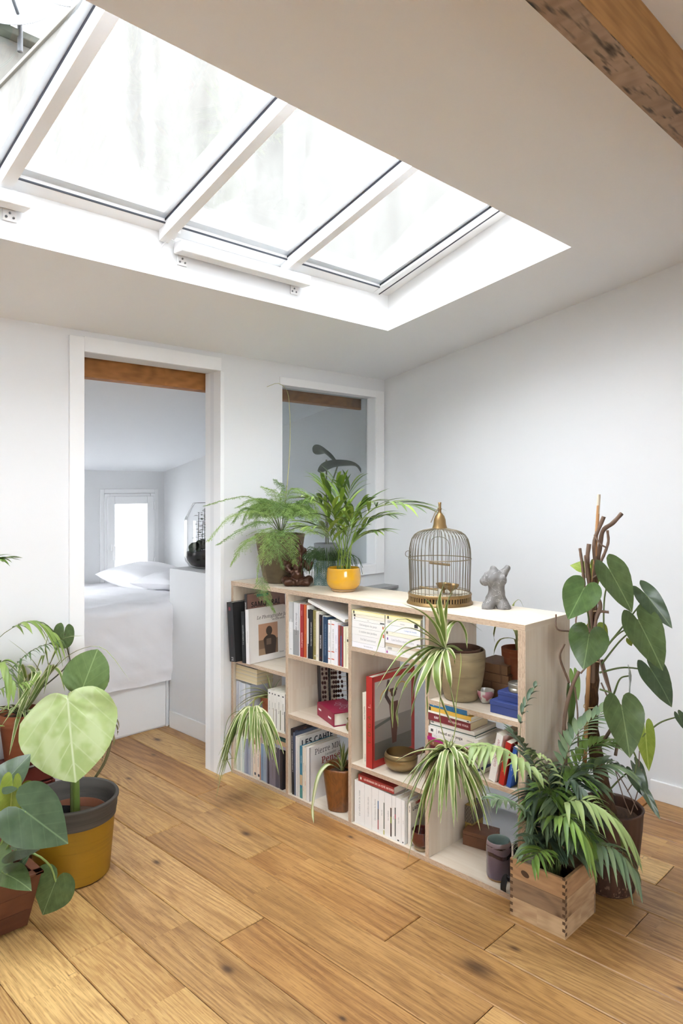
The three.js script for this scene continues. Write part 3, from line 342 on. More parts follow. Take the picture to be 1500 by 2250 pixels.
// third bay, bottom: white paperbacks, red one lying on them
{
  const e = [-2.1774, -2.1183, -2.0755, -2.0356, -2.0021, -1.9625, -1.9405, -1.9098, -1.8913];
  const mk = [[], [], [[0.55, 0.73, '#3a6ea5', 0.88, 1], [0.3, 0.55, '#2b2b33', 0.88, 1], [0.08, 0.3, '#a02c33', 0.88, 1]], [[0.15, 0.75, '#4b5545', 0.86, 1], [0.02, 0.12, '#c9c27a', 0.8, 1]], [[0.05, 0.7, '#4b3a36', 0.82, 1], [0.35, 0.5, '#8a9a4a', 0.82, 1]], [[0.1, 0.75, '#34403c', 0.78, 1], [0.5, 0.6, '#b0304a', 0.78, 1]], [[0.02, 0.05, '#333', 0.3, 0.6]], [[0.02, 0.05, '#333', 0.3, 0.6]]];
  const w = ['thick white paperback', 'plain white paperback', 'white paperback with blue and red edge', 'white paperback with green edge', 'white paperback with mottled edge', 'slim white paperback with dark edge', 'white paperback with black lettering', 'slim white paperback'];
  for (let i = 0; i < 8; i++) book(w[i] + ', ' + ORD[i] + ' from the left beneath the red book', { t: e[i + 1] - e[i] - 0.0008, h: 0.19 - i * 0.0012, d: 0.125, col: '#f1f0ee', items: [[['Le sabre et la rose', 'Le pavillon des pins', 'Chroniques du fleuve', 'Une vie', 'Le maître', 'Rêves', 'Lao She', 'Lao She'][i], 0.5, 0.22, '#a2a2a2', 'serif']], marks: mk[i], group: 'white paperbacks at the bottom of the third bay' }, [(e[i] + e[i + 1]) / 2, 0.0205, SF - 0.012]);
  book('white paperback with ink drawing on its cover, next to the dark bowl', { t: 0.014, h: 0.178, d: 0.115, col: '#ebe6da', items: [['LAO SHE', 0.85, 0.5, '#222', 'sans-serif', 'bold']], front: (c, w, h) => { c.fillStyle = '#d6cdb8'; c.fillRect(-2, -2, w + 4, h + 4); c.fillStyle = '#a93a36'; c.fillRect(w * 0.3, 4, w * 0.4, 10); c.fillStyle = '#222'; c.font = 'bold 19px sans-serif'; c.fillText('LAO She', w * 0.1, h * 0.2); c.strokeStyle = '#6a6458'; c.beginPath(); for (let i = 0; i < 30; i++) c.lineTo(w * (0.35 + 0.3 * hash(i, 1, 5)), h * (0.3 + 0.25 * hash(i, 2, 5))); c.stroke(); } }, [-1.873, 0.0205, SF - 0.02], [0, 0.05, 0]);
  book('red paperback with white capitals lying on the white paperbacks', { t: 0.028, h: 0.205, d: 0.13, col: '#a23a35', items: [['LE ROMAN DE LA CITÉ INTERDITE', 0.62, 0.42, '#f3e8e0', 'sans-serif', 'bold'], ['ARABIE', 0.22, 0.3, '#e0b0a8']], marks: [[0.05, 0.1, '#f2e6e0', 0.3, 0.7]] }, [-2.155, 0.2265, SF - 0.012], [0, 0, -Math.PI / 2]);
}
// third bay, middle: tall red album and slim ivory book
book('tall red album with a yoga photograph on its cover', { t: 0.036, h: 0.395, d: 0.29, col: '#b8342f', hard: 1, items: [['Y  O  G  A', 0.42, 0.7, '#6a4a12'], ['L.', 0.68, 0.5, '#f0d0c8', 'serif']], front: (c, w, h) => { c.fillStyle = '#b8342f'; c.fillRect(-2, -2, w + 4, h + 4); const x = w * 0.05, y = h * 0.06, W = w * 0.87, Hh = h * 0.86; c.fillStyle = '#b9b2aa'; c.fillRect(x, y, W, Hh); c.fillStyle = '#8f8a82'; c.fillRect(x, y + Hh * 0.5, W, Hh * 0.5); c.fillStyle = '#6a675f'; c.fillRect(x, y + Hh * 0.78, W, Hh * 0.22); c.fillStyle = '#5d5e58'; c.beginPath(); c.moveTo(x, y + Hh * 0.56); c.lineTo(x + W * 0.45, y + Hh * 0.5); c.lineTo(x + W * 0.45, y + Hh * 0.54); c.lineTo(x, y + Hh * 0.6); c.fill();
  c.strokeStyle = '#c9a95a'; c.lineWidth = 5; c.beginPath(); c.arc(x + W * 0.3, y + Hh * 0.25, W * 0.15, 3.2, 6.2); c.stroke(); c.beginPath(); c.arc(x + W * 0.72, y + Hh * 0.2, W * 0.15, 3.2, 6.2); c.stroke();
  c.fillStyle = '#4a3027'; c.lineWidth = W * 0.07; c.strokeStyle = '#43302a'; c.lineCap = 'round'; c.beginPath(); c.moveTo(x + W * 0.36, y + Hh * 0.04); c.lineTo(x + W * 0.3, y + Hh * 0.22); c.lineTo(x + W * 0.44, y + Hh * 0.36); c.stroke(); c.beginPath(); c.ellipse(x + W * 0.5, y + Hh * 0.2, W * 0.075, Hh * 0.055, 0, 0, 7); c.fill(); c.fillRect(x + W * 0.4, y + Hh * 0.14, W * 0.2, Hh * 0.04); c.fillStyle = '#5a3426'; c.beginPath(); c.moveTo(x + W * 0.38, y + Hh * 0.32); c.lineTo(x + W * 0.62, y + Hh * 0.32); c.lineTo(x + W * 0.62, y + Hh * 0.55); c.lineTo(x + W * 0.58, y + Hh * 0.86); c.lineTo(x + W * 0.47, y + Hh * 0.86); c.lineTo(x + W * 0.42, y + Hh * 0.55); c.fill(); } }, [-2.09, 0.2845, SF - 0.012], [0, 0.0, 0]);
book('slim ivory book with handwritten title, left of the red album', { t: 0.022, h: 0.315, d: 0.23, col: '#e9e4d4', items: [['Anne Chapelle', 0.72, 0.42, '#4a443a', 'cursive'], ['fg éditions', 0.1, 0.3, '#777']] }, [-2.128, 0.2845, SF - 0.026], [0, 0, 0.012]);
// second bay, bottom: comics and magazines with covers turned to the right
{ const L = [['black comic album with white lettering on its spine', 0.014, 0.315, '#1d1c1f', [['LE GRAND DÉTOURNEMENT DE L ESPION DU MONDE', 0.62, 0.5, '#f0f0f0', 'sans-serif', 'bold']], (c, w, h) => { c.fillStyle = '#3a2a2c'; c.fillRect(-2, -2, w + 4, h + 4); for (let i = 0; i < 60; i++) { c.fillStyle = ['#7c5a48', '#c9b8a0', '#4a5a72', '#231d1e'][i % 4]; c.fillRect(w * hash(i, 1, 9), h * hash(i, 2, 9), 18, 12); } }, 0.03],
  ['blue and pink comic album, second in the magazine row', 0.012, 0.3, '#5a6478', [['x', 0.5, 0.4, '#ddd']], null, 0.028], ['white magazine, first of the thin white ones in the magazine row', 0.006, 0.287, '#eceae8', [], null, 0.01], ['white magazine, second of the thin white ones in the magazine row', 0.006, 0.286, '#e6e3e0', [], null, 0.008], ['magazine with black capitals along the top of its cover', 0.01, 0.286, '#dedbd6', [['x', 0.1, 0.4, '#b55']], (c, w, h) => { c.fillStyle = '#d3d0ca'; c.fillRect(-2, -2, w + 4, h + 4); c.fillStyle = '#26262a'; c.font = 'bold 40px sans-serif'; c.fillText('LES CAHIERS', 10, 44); }, 0.006],
  ['blue and sand magazine, in the magazine row', 0.017, 0.247, '#3e7f98', [['à la lumière', 0.75, 0.4, '#dfeaf0']], null, 0, [[0.25, 0.45, '#c9b08a'], [0, 0.2, '#4f8f8a']]], ['cream magazine with small red print, in the magazine row', 0.011, 0.25, '#e3dccb', [['récits du monde', 0.6, 0.5, '#8a8474'], ['kiosque', 0.2, 0.5, '#b5623e']], null, 0], ['red-topped cream magazine, in the magazine row', 0.013, 0.248, '#e8dfd0', [['L illustration', 0.6, 0.45, '#a99'], ['Réalités', 0.32, 0.45, '#c0503a']], null, 0],
  ['large white book with red title on its cover, behind the brown flowerpot', 0.022, 0.255, '#e9e6e2', [], (c, w, h) => { c.fillStyle = '#dedad6'; c.fillRect(-2, -2, w + 4, h + 4); c.fillStyle = '#2e2c2c'; c.font = '32px serif'; c.fillText('Pierre MIQUEL', w * 0.16, h * 0.17); c.font = 'italic 14px serif'; c.fillText('l actualité', w * 0.5, h * 0.25); c.fillStyle = '#8c2f2c'; c.font = 'bold 40px serif'; c.fillText('Pensées', w * 0.38, h * 0.38); }, 0]];
  let x = -2.598; L.forEach(([lab, t, h, col, items, front, tilt, marks = []]) => { book(lab, { t, h, d: Math.min(0.26, h * 0.8), col, items, front, marks, hard: t > 0.011 ? 1 : 0, group: 'magazines in the second bay' }, [x + t / 2 + tilt * h * 0.5, 0.0205, SF - 0.012], [0, 0, tilt]); x += t + 0.0015 + (tilt ? 0.001 : 0); }); }
// first bay, middle and bottom
{ const R = rng(21);
  let x = -3.04; for (let i = 0; i < 7; i++) { const t = 0.012 + R() * 0.007; book('grey-white paperback, ' + ORD[i] + ' from the door behind the hanging spider plant', { t: t - 0.0006, h: 0.178 + R() * 0.006, d: 0.115, col: ['#c8ccd4', '#d6d8da', '#bfc6cf'][i % 3], items: [['contes d hiver', 0.5, 0.4, '#7b8088']], group: 'grey paperbacks behind the small spider plant' }, [x + t / 2, 0.3025, SF - 0.012 - R() * 0.01]); x += t; }
  let y = 0.4895; [[0.022, 'bottom'], [0.022, 'second'], [0.02, 'third'], [0.026, 'top']].forEach(([t, w], i) => { book(w + ' one of the small pile with pages outward under the art books', { t: t - 0.0006, h: 0.178, d: 0.11, col: ['#b7bac6', '#c6c3bd', '#9aa0b4', '#4a4c58'][i], pages: oldPagesM, group: 'pages-out pile' }, [-3.038, y + t / 2, SF - 0.12], [0, Math.PI, 0]).rotation.set(0, Math.PI + (i - 1.5) * 0.03, -Math.PI / 2, 'ZYX'); y += t; });
  book('dark navy book leaning at the back of the first bay', { t: 0.03, h: 0.24, d: 0.16, col: '#191d33', hard: 1, items: [] }, [-2.75, 0.3025, SF - 0.15], [0, 0.2, 0.02]);
  const e = [-2.7684, -2.7437, -2.7244, -2.7019, -2.6692, -2.6387];
  for (let i = 0; i < 5; i++) book('ivory paperback, ' + ORD[i] + ' from the left beside the small terracotta pot', { t: e[i + 1] - e[i] - 0.0008, h: 0.192, d: 0.12, col: '#eae7df', items: [['les contes', 0.6, 0.4, '#8a8880']], marks: [[0.9, 0.93, '#444', 0.3, 0.7], [0.05, 0.55, ['#eae7df', '#8a7a4a', '#57534a', '#57633a', '#3d4036'][i], 0.84, 1]], group: 'ivory paperbacks in the first bay' }, [(e[i] + e[i + 1]) / 2, 0.3025, SF - 0.006]);
  const cols = ['#c9cbb4', '#cfd4cc', '#bfc7bd', '#dde0d6', '#c2cfc9', '#9a9fae', '#8d93a8', '#a4a9b6', '#c6c4c0', '#e2d3bf', '#e6d9ca', '#7f9bb9', '#a3b4c6', '#8d93a8', '#4a4450', '#8a8390', '#5f5a66', '#6b6670', '#2c2930']; x = -3.04; const W = [0.014, 0.014, 0.015, 0.016, 0.018, 0.018, 0.016, 0.015, 0.018, 0.03, 0.034, 0.02, 0.024, 0.012, 0.012, 0.05, 0.02, 0.016, 0.018];
  cols.forEach((c, i) => { if (x + W[i] > -2.63) return; const h = i > 8 && i < 11 ? 0.215 : 0.178 + R() * 0.008 + (i > 13 ? 0.012 : 0); book(['greenish', 'grey-white', 'sage', 'white', 'pale teal', 'slate grey', 'blue-grey', 'grey', 'light grey', 'cream', 'orange-edged cream', 'sky blue', 'pale blue', 'steel blue', 'dark violet', 'mauve grey', 'plum grey', 'dusky grey', 'black'][i] + ' paperback, ' + ORD[i] + ' from the door, bottom of first bay', { t: W[i] - 0.0006, h, d: 0.12, col: c, items: [['nouvelles du soir', 0.5, 0.34, '#77736e']], marks: i === 9 || i === 10 ? [[0, 1, '#b5623a', 0.86, 1], [0.06, 0.12, '#3a4252', 0.4, 0.8], ...(i === 9 ? [[0.78, 0.93, '#8a5a38', 0.2, 0.8]] : [])] : [], group: 'paperbacks along the bottom of the first bay' }, [x + W[i] / 2, 0.0205, SF - 0.008 - R() * 0.006]); x += W[i]; });
  pile([[0.016, 0.1, '#a7a6ba', 'violet-grey booklet', [], [], 0, 0, { d: 0.09 }], [0.024, 0.1, '#cdb28c', 'tan booklet', [], [], 0.002, 0, { d: 0.09 }], [0.014, 0.1, '#2f5a58', 'dark teal booklet', [], [], 0, 0, { d: 0.09 }]], -2.735, 0.217, SF - 0.01, 'the little corner pile', 9);
}
// fourth bay, middle: flat pile and leaning trio
pile([[0.018, 0.19, '#22305f', 'navy book', [['la voix', 0.75, 0.5, '#d8d8e4']], [], 0.03, 0, { d: 0.12 }], [0.02, 0.175, '#d7d2c9', 'off-white book', [['yoga', 0.6, 0.6, '#8a8a8a']], [], 0.03, 0, { d: 0.13 }], [0.018, 0.2, '#f0efed', 'white paperback', [], [], 0.005, 0, { d: 0.12 }], [0.016, 0.2, '#6a2036', 'dark wine-red paperback', [['récit', 0.3, 0.5, '#e0b0bc']], [], 0.005, 0.004, { d: 0.12 }], [0.018, 0.205, '#8d5f44', 'brown paperback', [['Y', 0.12, 0.7, '#eee'], ['asie', 0.75, 0.5, '#2a2050']], [], -0.004, 0.006, { d: 0.13 }], [0.014, 0.21, '#b1257e', 'magenta paperback', [], [[0.7, 1, '#8e2b62']], -0.008, 0.006, { d: 0.13 }], [0.014, 0.235, '#ecebe9', 'thin white paperback', [['u l 2', 0.15, 0.5, '#778']], [[0, 0.08, '#a03048']], -0.006, 0.004, { d: 0.14 }], [0.027, 0.236, '#f2f0ec', 'thick white paperback titled in black', [['Freud et le yoga', 0.45, 0.55, '#2b2b2b', 'sans-serif', 'bold'], ['éditions du', 0.85, 0.26, '#888']], [[0.05, 0.1, '#555', 0.3, 0.7], [0.17, 0.175, '#777', 0.1, 0.9]], -0.004, 0.004, { d: 0.17 }], [0.008, 0.215, '#3d5b52', 'thin green booklet', [], [[0, 1, '#e5e2dc', 0.3, 1]], 0.0, 0, { d: 0.15 }], [0.016, 0.208, '#eeebe4', 'ivory booklet', [], [[0.02, 0.08, '#888', 0.2, 0.6]], 0.002, 0, { d: 0.15 }], [0.03, 0.2, '#7c2f36', 'thick maroon paperback', [['KUNDALINI YOGA', 0.72, 0.36, '#e6cfcf', 'sans-serif', 'bold'], ['GRF', 0.2, 0.4, '#eee', 'sans-serif', 'bold']], [], -0.006, 0.003, { d: 0.12, pages: oldPagesM }], [0.009, 0.2, '#efece4', 'thin white paperback', [['b', 0.3, 0.6, '#556']], [[0.93, 0.98, '#555', 0.2, 0.7]], -0.006, 0.004, { d: 0.12 }], [0.015, 0.2, '#e2b650', 'yellow paperback', [], [[0, 0.05, '#33302a']], -0.002, 0.003, { d: 0.12 }], [0.02, 0.178, '#2c6a94', 'blue paperback', [['la pensée', 0.7, 0.4, '#123'], ['S', 0.1, 0.7, '#bcd']], [], 0.0, 0.002, { d: 0.108 }]], -1.752, 0.4055, SF + 0.0, 'the yoga book pile', 13);
book('thick white guidebook leaning at the right of the fourth bay', { t: 0.028, h: 0.185, d: 0.15, col: '#efebe6', items: [['GUIDES DU MONT', 0.6, 0.45, '#a6505a']] }, [-1.472, 0.408, SF - 0.01], [0, 0, -0.2]);
book('red book with yellow lettering leaning on the white guidebook', { t: 0.022, h: 0.165, d: 0.12, col: '#b3271f', items: [['Petit traité de savoir', 0.55, 0.4, '#e3b23f']] }, [-1.428, 0.408, SF - 0.004], [0, 0, -0.2]);
book('blue book leaning rightmost in the fourth bay', { t: 0.016, h: 0.155, d: 0.115, col: '#2f57a0', items: [['La santé par', 0.55, 0.5, '#e6e6e6']] }, [-1.398, 0.408, SF - 0.004], [0, 0, -0.2]);
atlas.needsUpdate = true;

// ---------------------------------------------------------------- ornaments and small things
function sdfMesh(f, half, res, cells = 60000) { // iso-surface of f(x, y, z) < 0 inside a cube of half size
  const mc = new MarchingCubes(res, new THREE.MeshBasicMaterial(), false, false, cells), fld = mc.field, h = res / 2; mc.isolation = 0;
  for (let k = 0; k < res; k++) for (let j = 0; j < res; j++) for (let i = 0; i < res; i++) fld[k * res * res + j * res + i] = -f((i - h) / h * half, (j - h) / h * half, (k - h) / h * half) * 50;
  mc.update(); const n = mc.count, g = new THREE.BufferGeometry(); const p = mc.positionArray.slice(0, n * 3); for (let i = 0; i < p.length; i++) p[i] *= half;
  g.setAttribute('position', new THREE.BufferAttribute(p, 3)); let q = mergeVertices(g, 1e-5); q.computeVertexNormals(); return q;
}
const smin = (a, b, k) => { const h = clamp(0.5 + 0.5 * (b - a) / k); return mix(b, a, h) - k * h * (1 - h); };
function caps(list, k) { // capsules [a, b, ra, rb] in cm joined smoothly
  const L = list.map(([a, b, ra, rb = ra]) => [a.map((v) => v / 100), b.map((v) => v / 100), ra / 100, rb / 100]);
  return (x, y, z) => { let d = 9; for (const [a, b, ra, rb] of L) { const bx_ = b[0] - a[0], by = b[1] - a[1], bz = b[2] - a[2], px = x - a[0], py = y - a[1], pz = z - a[2], t = clamp((px * bx_ + py * by + pz * bz) / (bx_ * bx_ + by * by + bz * bz + 1e-9)); const e = Math.hypot(px - bx_ * t, py - by * t, pz - bz * t) - mix(ra, rb, t); d = smin(d, e, k); } return d; };
}
const soilMap = tex(128, 128, (x, y) => { const n = fbm(x / 6, y / 6, 4, 4); return mixc([58, 42, 32], [98, 76, 58], n); }); const soilM = mat('#ffffff', 1, { map: soilMap, bumpMap: soilMap, bumpScale: 0.01 });
const soil = (r, y, parent) => mesh('soil', lathe([[0, y + 0.006], [r * 0.5, y + 0.008], [r * 0.85, y + 0.002], [r, y - 0.004]], 24), soilM, parent);
// streaked ceramic: colour a..b with horizontal bands and grain
const bandTex = (a, b, c, seed, bands = 5) => tex(256, 256, (x, y) => { const n = fbm(x / 60, y / 256 * bands * 2, seed, 3, 0), m = vn(x / 256 * 16, y / 4, seed + 2, 16); const s = fbm(x / 40, y / 5, seed + 4, 3); let k = mixc(a, b, clamp((n - 0.3) * 1.6)); return mixc(k, c, clamp((s - 0.5) * 1.6) * 0.7 + (m > 0.93 ? 0.2 : 0)); });
const UP = TOP;
// bronze figure on the shelf top
const bronze = thing('bronze_figurine', 'small dark bronze seated figure with raised arms, beside the fern pot', 'figurine', [-2.675, UP + 0.001, -2.405], 0.78); bronze.scale.setScalar(1.1);
mesh('figure', sdfMesh(((f) => (x, y, z) => f(x, y + 0.111, z) + 0.0012 * Math.sin(x * 420) * Math.sin(y * 380) * Math.sin(z * 400))(caps([[[-4.6, 1.6, 2.2], [4.6, 1.6, 2.2], 1.7], [[-5.2, 2.6, 0.4], [-1.6, 1.8, 3.4], 2.1, 1.3], [[5.2, 2.6, 0.4], [1.6, 1.8, 3.4], 2.1, 1.3], [[0, 2.2, -0.6], [0, 4, -0.2], 3.2], [[0, 5.2, 1.2], [0, 5.6, 1.3], 3.0], [[0, 9, -0.2], [0, 10, -0.3], 3.0, 2.8], [[-1.8, 9.8, 1.7], [-1.8, 9.9, 1.7], 1.5], [[1.8, 9.8, 1.7], [1.8, 9.9, 1.7], 1.5], [[-2.6, 10.6, -0.3], [-4.9, 8.2, 1.2], 1.5, 1.3], [[-4.9, 8.2, 1.2], [-3.0, 6.6, 2.6], 1.3, 1.1], [[-3.0, 10.9, -0.6], [-6.0, 9.6, -0.6], 1.3, 1.2], [[-6.0, 9.6, -0.6], [-6.6, 12.0, 0.2], 1.1, 0.8], [[2.6, 10.6, -0.3], [5.2, 7.9, 0.8], 1.5, 1.2], [[5.2, 7.9, 0.8], [6.8, 10.4, 0.4], 1.1, 0.7], [[0.6, 12.6, 0], [0.6, 13.4, 0], 1.8], [[0.8, 15.6, 0.2], [0.8, 16, 0.2], 2.6], [[1.4, 14.6, 2.0], [1.6, 11.6, 2.8], 1.2, 0.8], [[-1.6, 16.2, -0.6], [-1.9, 15.0, -0.6], 1.1], [[3.1, 16.2, -0.6], [3.3, 15.0, -0.6], 1.1], [[0.7, 18.2, 0], [0.6, 19.0, 0], 1.8, 1.4], [[0.6, 20.6, 0], [0.6, 21.2, 0], 0.8, 0.5]], 0.006)), 0.125, 64), mat('#4a3022', 0.28, { metalness: 0.5 }), bronze);
// stone torso
const torso = thing('stone_torso', 'small grey stone sculpture of a headless twisting torso, on the bookcase', 'sculpture', [-1.6, UP - 0.001, -2.525], 0.78);
const stoneMap = tex(256, 256, (x, y) => { const n = fbm(x / 30, y / 30, 6, 5), v = Math.abs(fbm(x / 45, y / 45, 19, 4) - 0.5); return mixc(mixc([98, 95, 93], [140, 137, 134], n), [205, 202, 200], v < 0.012 ? 0.6 : 0); });
mesh('torso', (() => { const g = sdfMesh(((f) => (x, y, z) => Math.max(f(x, y + 0.095, z), -y - 0.0945) + 0.0016 * Math.sin(x * 190 + y * 60) * Math.sin(z * 170))(caps([[[-3.6, 0.4, 1.5], [-2.0, 3.5, 0.4], 2.6, 2.2], [[3.0, 0.2, 1.6], [1.9, 3.5, 0.2], 2.9, 2.3], [[-0.2, 4.6, -0.2], [0.4, 6.2, 0], 3.4, 3.2], [[0.2, 7.5, 0], [0.4, 8.6, 0], 3.0], [[0.2, 10.8, 0], [-0.6, 12.6, 0], 3.6, 3.5], [[-2.0, 11.8, 1.7], [-2.0, 12, 1.7], 2.1], [[1.9, 11.8, 1.8], [1.9, 12, 1.8], 2.1], [[-3.0, 13, 0], [-4.6, 11.2, 0.4], 2.0, 1.9], [[2.2, 13, 0], [4.8, 16.4, -0.2], 1.9, 1.3], [[-0.6, 14.4, 0], [-0.9, 16.0, -0.2], 1.9, 1.4]], 0.009)), 0.11, 56); const p = g.attributes.position, uv = new Float32Array(p.count * 2); for (let i = 0; i < p.count; i++) { uv[2 * i] = (p.getX(i) + p.getZ(i)) * 6; uv[2 * i + 1] = p.getY(i) * 6; } g.setAttribute('uv', new THREE.BufferAttribute(uv, 2)); return g.translate(0, 0.0, 0); })(), mat('#ffffff', 0.7, { map: stoneMap }), torso);
torso.children[0].position.y = 0.0945; bronze.children[0].position.y = 0.111;
// bird cage
{ const br = mat('#8f7f62', 0.45, { metalness: 0.5 }), br2 = mat('#8c7148', 0.42, { metalness: 0.55 }), wire = mat('#6f6552', 0.5, { metalness: 0.4 });
  const t = thing('birdcage', 'domed brass wire birdcage with two little feeding cups, on the bookcase', 'birdcage', [-1.845, UP, -2.475], 0.3), r0 = 0.131;
  const base = []; mesh('base_tray', lathe([[0, 0.004], [r0 + 0.006, 0.003], [r0 + 0.009, 0.0], [r0 + 0.01, 0.004], [r0 + 0.004, 0.012], [r0 + 0.003, 0.014], [r0 - 0.002, 0.014], [r0 - 0.003, 0.006], [0, 0.006]], 64), br2, t);
  mesh('base_rim', lathe([[r0 - 0.002, 0.034], [r0 + 0.002, 0.032], [r0 + 0.005, 0.04], [r0 + 0.003, 0.046], [r0 - 0.002, 0.046], [r0 - 0.002, 0.034]], 64), br2, t);
  for (let i = 0; i < 64; i++) { const a = i / 64 * Math.PI * 2; base.push(rbx(-0.0036, 0.012, -0.001, 0.0036, 0.035, 0.001, 0.0005).translate(0, 0, r0 + 0.0015).rotateY(a)); } mesh('pierced_gallery', base, br2, t);
  const N = 44; for (let i = 0; i < N; i++) { const a = i / N * Math.PI * 2, P = [[r0 - 0.004, 0.044], [r0 - 0.002, 0.12], [r0, 0.19], [r0 - 0.004, 0.245], [r0 - 0.018, 0.285], [r0 - 0.046, 0.306], [0.05, 0.314], [0.03, 0.319]].map(([r, y]) => [Math.cos(a) * r, y, Math.sin(a) * r]); mesh('wire', tube(P, 0.0013, 16, 5), wire, t); }
  const ring = (r, y, w) => tube(Array.from({ length: 24 }, (_, i) => [Math.cos(i / 24 * 6.2832) * r, y, Math.sin(i / 24 * 6.2832) * r]), w, 64, 6, true); mesh('band', ring(r0 + 0.002, 0.19, 0.002), br, t); mesh('lower_band', ring(r0 - 0.003, 0.052, 0.0014), br, t);
  mesh('bell_top', lathe([[0.034, 0.314], [0.031, 0.322], [0.027, 0.335], [0.025, 0.355], [0.02, 0.37], [0.011, 0.382], [0.007, 0.386], [0.0065, 0.398], [0.01, 0.401], [0.0065, 0.404], [0.006, 0.42], [0.0075, 0.429], [0, 0.43]], 32), br2, t);
  mesh('carry_loop', tube([[0.002, 0.415, 0.002], [-0.012, 0.39, 0.016], [-0.026, 0.352, 0.026], [-0.03, 0.343, 0.028]], 0.0022, 12, 6), br, t);
  mesh('swing', [tube([[0, 0.31, 0], [0, 0.283, 0]], 0.0012), tube([[-0.045, 0.165, -0.02], [-0.045, 0.265, -0.02], [0, 0.282, 0], [0.045, 0.265, 0.02], [0.045, 0.165, 0.02]], 0.0013, 24, 5)], wire, t); mesh('swing_bar', tube([[-0.052, 0.166, -0.023], [0.052, 0.166, 0.023]], 0.005, 2, 8), mat('#8a7350', 0.6), t);
  mesh('perch', tube([[-0.075, 0.068, 0.04], [0.01, 0.062, 0.05]], 0.0045, 2, 8), mat('#8a7350', 0.6), t);
  for (const [x, z] of [[0.028, 0.028], [0.066, 0.045]]) mesh('feeding_cup', lathe([[0.006, 0.047], [0.005, 0.058], [0.012, 0.064], [0.028, 0.074], [0.034, 0.088], [0.0325, 0.088], [0.026, 0.076], [0.01, 0.067], [0, 0.066]], 24).translate(x, 0, z), br2, t);
  mesh('door_hook', ring(0.013, 0, 0.0012).rotateX(1.4).translate(-r0 - 0.006, 0.205, 0.02), wire, t); mesh('cage_floor', lathe([[0, 0.043], [r0 - 0.004, 0.043], [r0 - 0.004, 0.04], [0, 0.04]], 48), mat('#b9b2a2', 0.7), t); }
// abacus
{ const t = thing('abacus', 'dark wooden abacus with brown beads leaning in the second bay', 'abacus', [-2.574, 0.41, -2.465], 0); const fr = mat('#2a1c16', 0.45), bead = mat('#4a1d16', 0.35), rodM = mat('#c9b79a', 0.5); t.rotation.set(-0.14, 1.05, 0.0, 'YXZ'); const Wd = 0.15, Hh = 0.272;
  for (const x of [0, Wd]) mesh('frame_side', rbx(x - 0.006, 0, -0.012, x + 0.006, Hh, 0.012, 0.002), fr, t); for (const y of [0.006, Hh - 0.006]) mesh('frame_rail', rbx(0.005, y - 0.006, -0.012, Wd - 0.005, y + 0.006, 0.012, 0.002), fr, t); mesh('divider_bar', rbx(0.048, 0.01, -0.01, 0.057, Hh - 0.01, 0.01, 0.002), fr, t);
  const bg = lathe([[0.002, -0.0052], [0.0055, -0.0045], [0.0095, 0], [0.0055, 0.0045], [0.002, 0.0052]], 12).rotateZ(Math.PI / 2);
  for (let i = 0; i < 11; i++) { const y = 0.024 + i * 0.0225; mesh('rod', tube([[0.004, y, 0], [Wd - 0.004, y, 0]], 0.0014, 2, 5), rodM, t); for (const x of [0.018, 0.030, 0.066, 0.077, 0.088, 0.099, 0.11]) { const b = mesh('bead', bg, bead, t); b.position.set(x + (hash(i, x * 1000, 3) > 0.7 ? 0.008 : 0), y, 0); } } }
// crimson box set, brass pot
{ const t = thing('crimson_boxed_book', 'crimson slipcased book with silver emblem, on the shelf below the upright row', 'book', [-2.379, 0.4085, -2.402], -0.366); const all = plain('#8e1c3c'); const topC = cell(170, 120, (c, w, h) => { c.fillStyle = '#961d40'; c.fillRect(-2, -2, w + 4, h + 4); c.strokeStyle = '#b59aa4'; c.lineWidth = 3; for (let i = 0; i < 5; i++) { c.beginPath(); c.ellipse(w * (0.3 + i * 0.1), h * (0.4 + 0.1 * Math.sin(i * 2)), 16, 10, i, 0, 6); c.stroke(); } }), sp = cell(120, 50, (c, w, h) => { c.fillStyle = '#9a1c40'; c.fillRect(-2, -2, w + 4, h + 4); c.fillStyle = '#fff'; c.fillRect(10, 18, 20, 8); c.fillRect(80, 22, 22, 8); });
  mesh('slipcase', join([quadBox(-0.0975, 0.058, -0.07, 0.0975, 0.062, 0.07, { all, py: topC }), quadBox(-0.0975, 0, -0.07, 0.0975, 0.004, 0.07, { all }), quadBox(-0.0975, 0.004, -0.07, -0.0935, 0.058, 0.066, { all }), quadBox(-0.0975, 0.004, 0.066, 0.0975, 0.058, 0.07, { all, pz: sp })]), printM, t); mesh('page_block', bx(-0.093, 0.0045, -0.067, 0.093, 0.0575, 0.0655), pagesM, t);
  const b = thing('brass_pot', 'tiny brass pot behind the divider beside the crimson box', 'pot', [-2.225, 0.4085, -2.32]); mesh('body', lathe([[0, 0], [0.014, 0], [0.02, 0.012], [0.021, 0.028], [0.014, 0.036], [0.011, 0.042], [0.014, 0.05], [0.018, 0.056], [0.015, 0.056], [0.01, 0.044], [0.011, 0.04], [0, 0.03]], 24), mat('#8f8153', 0.4, { metalness: 0.7 }), b); }
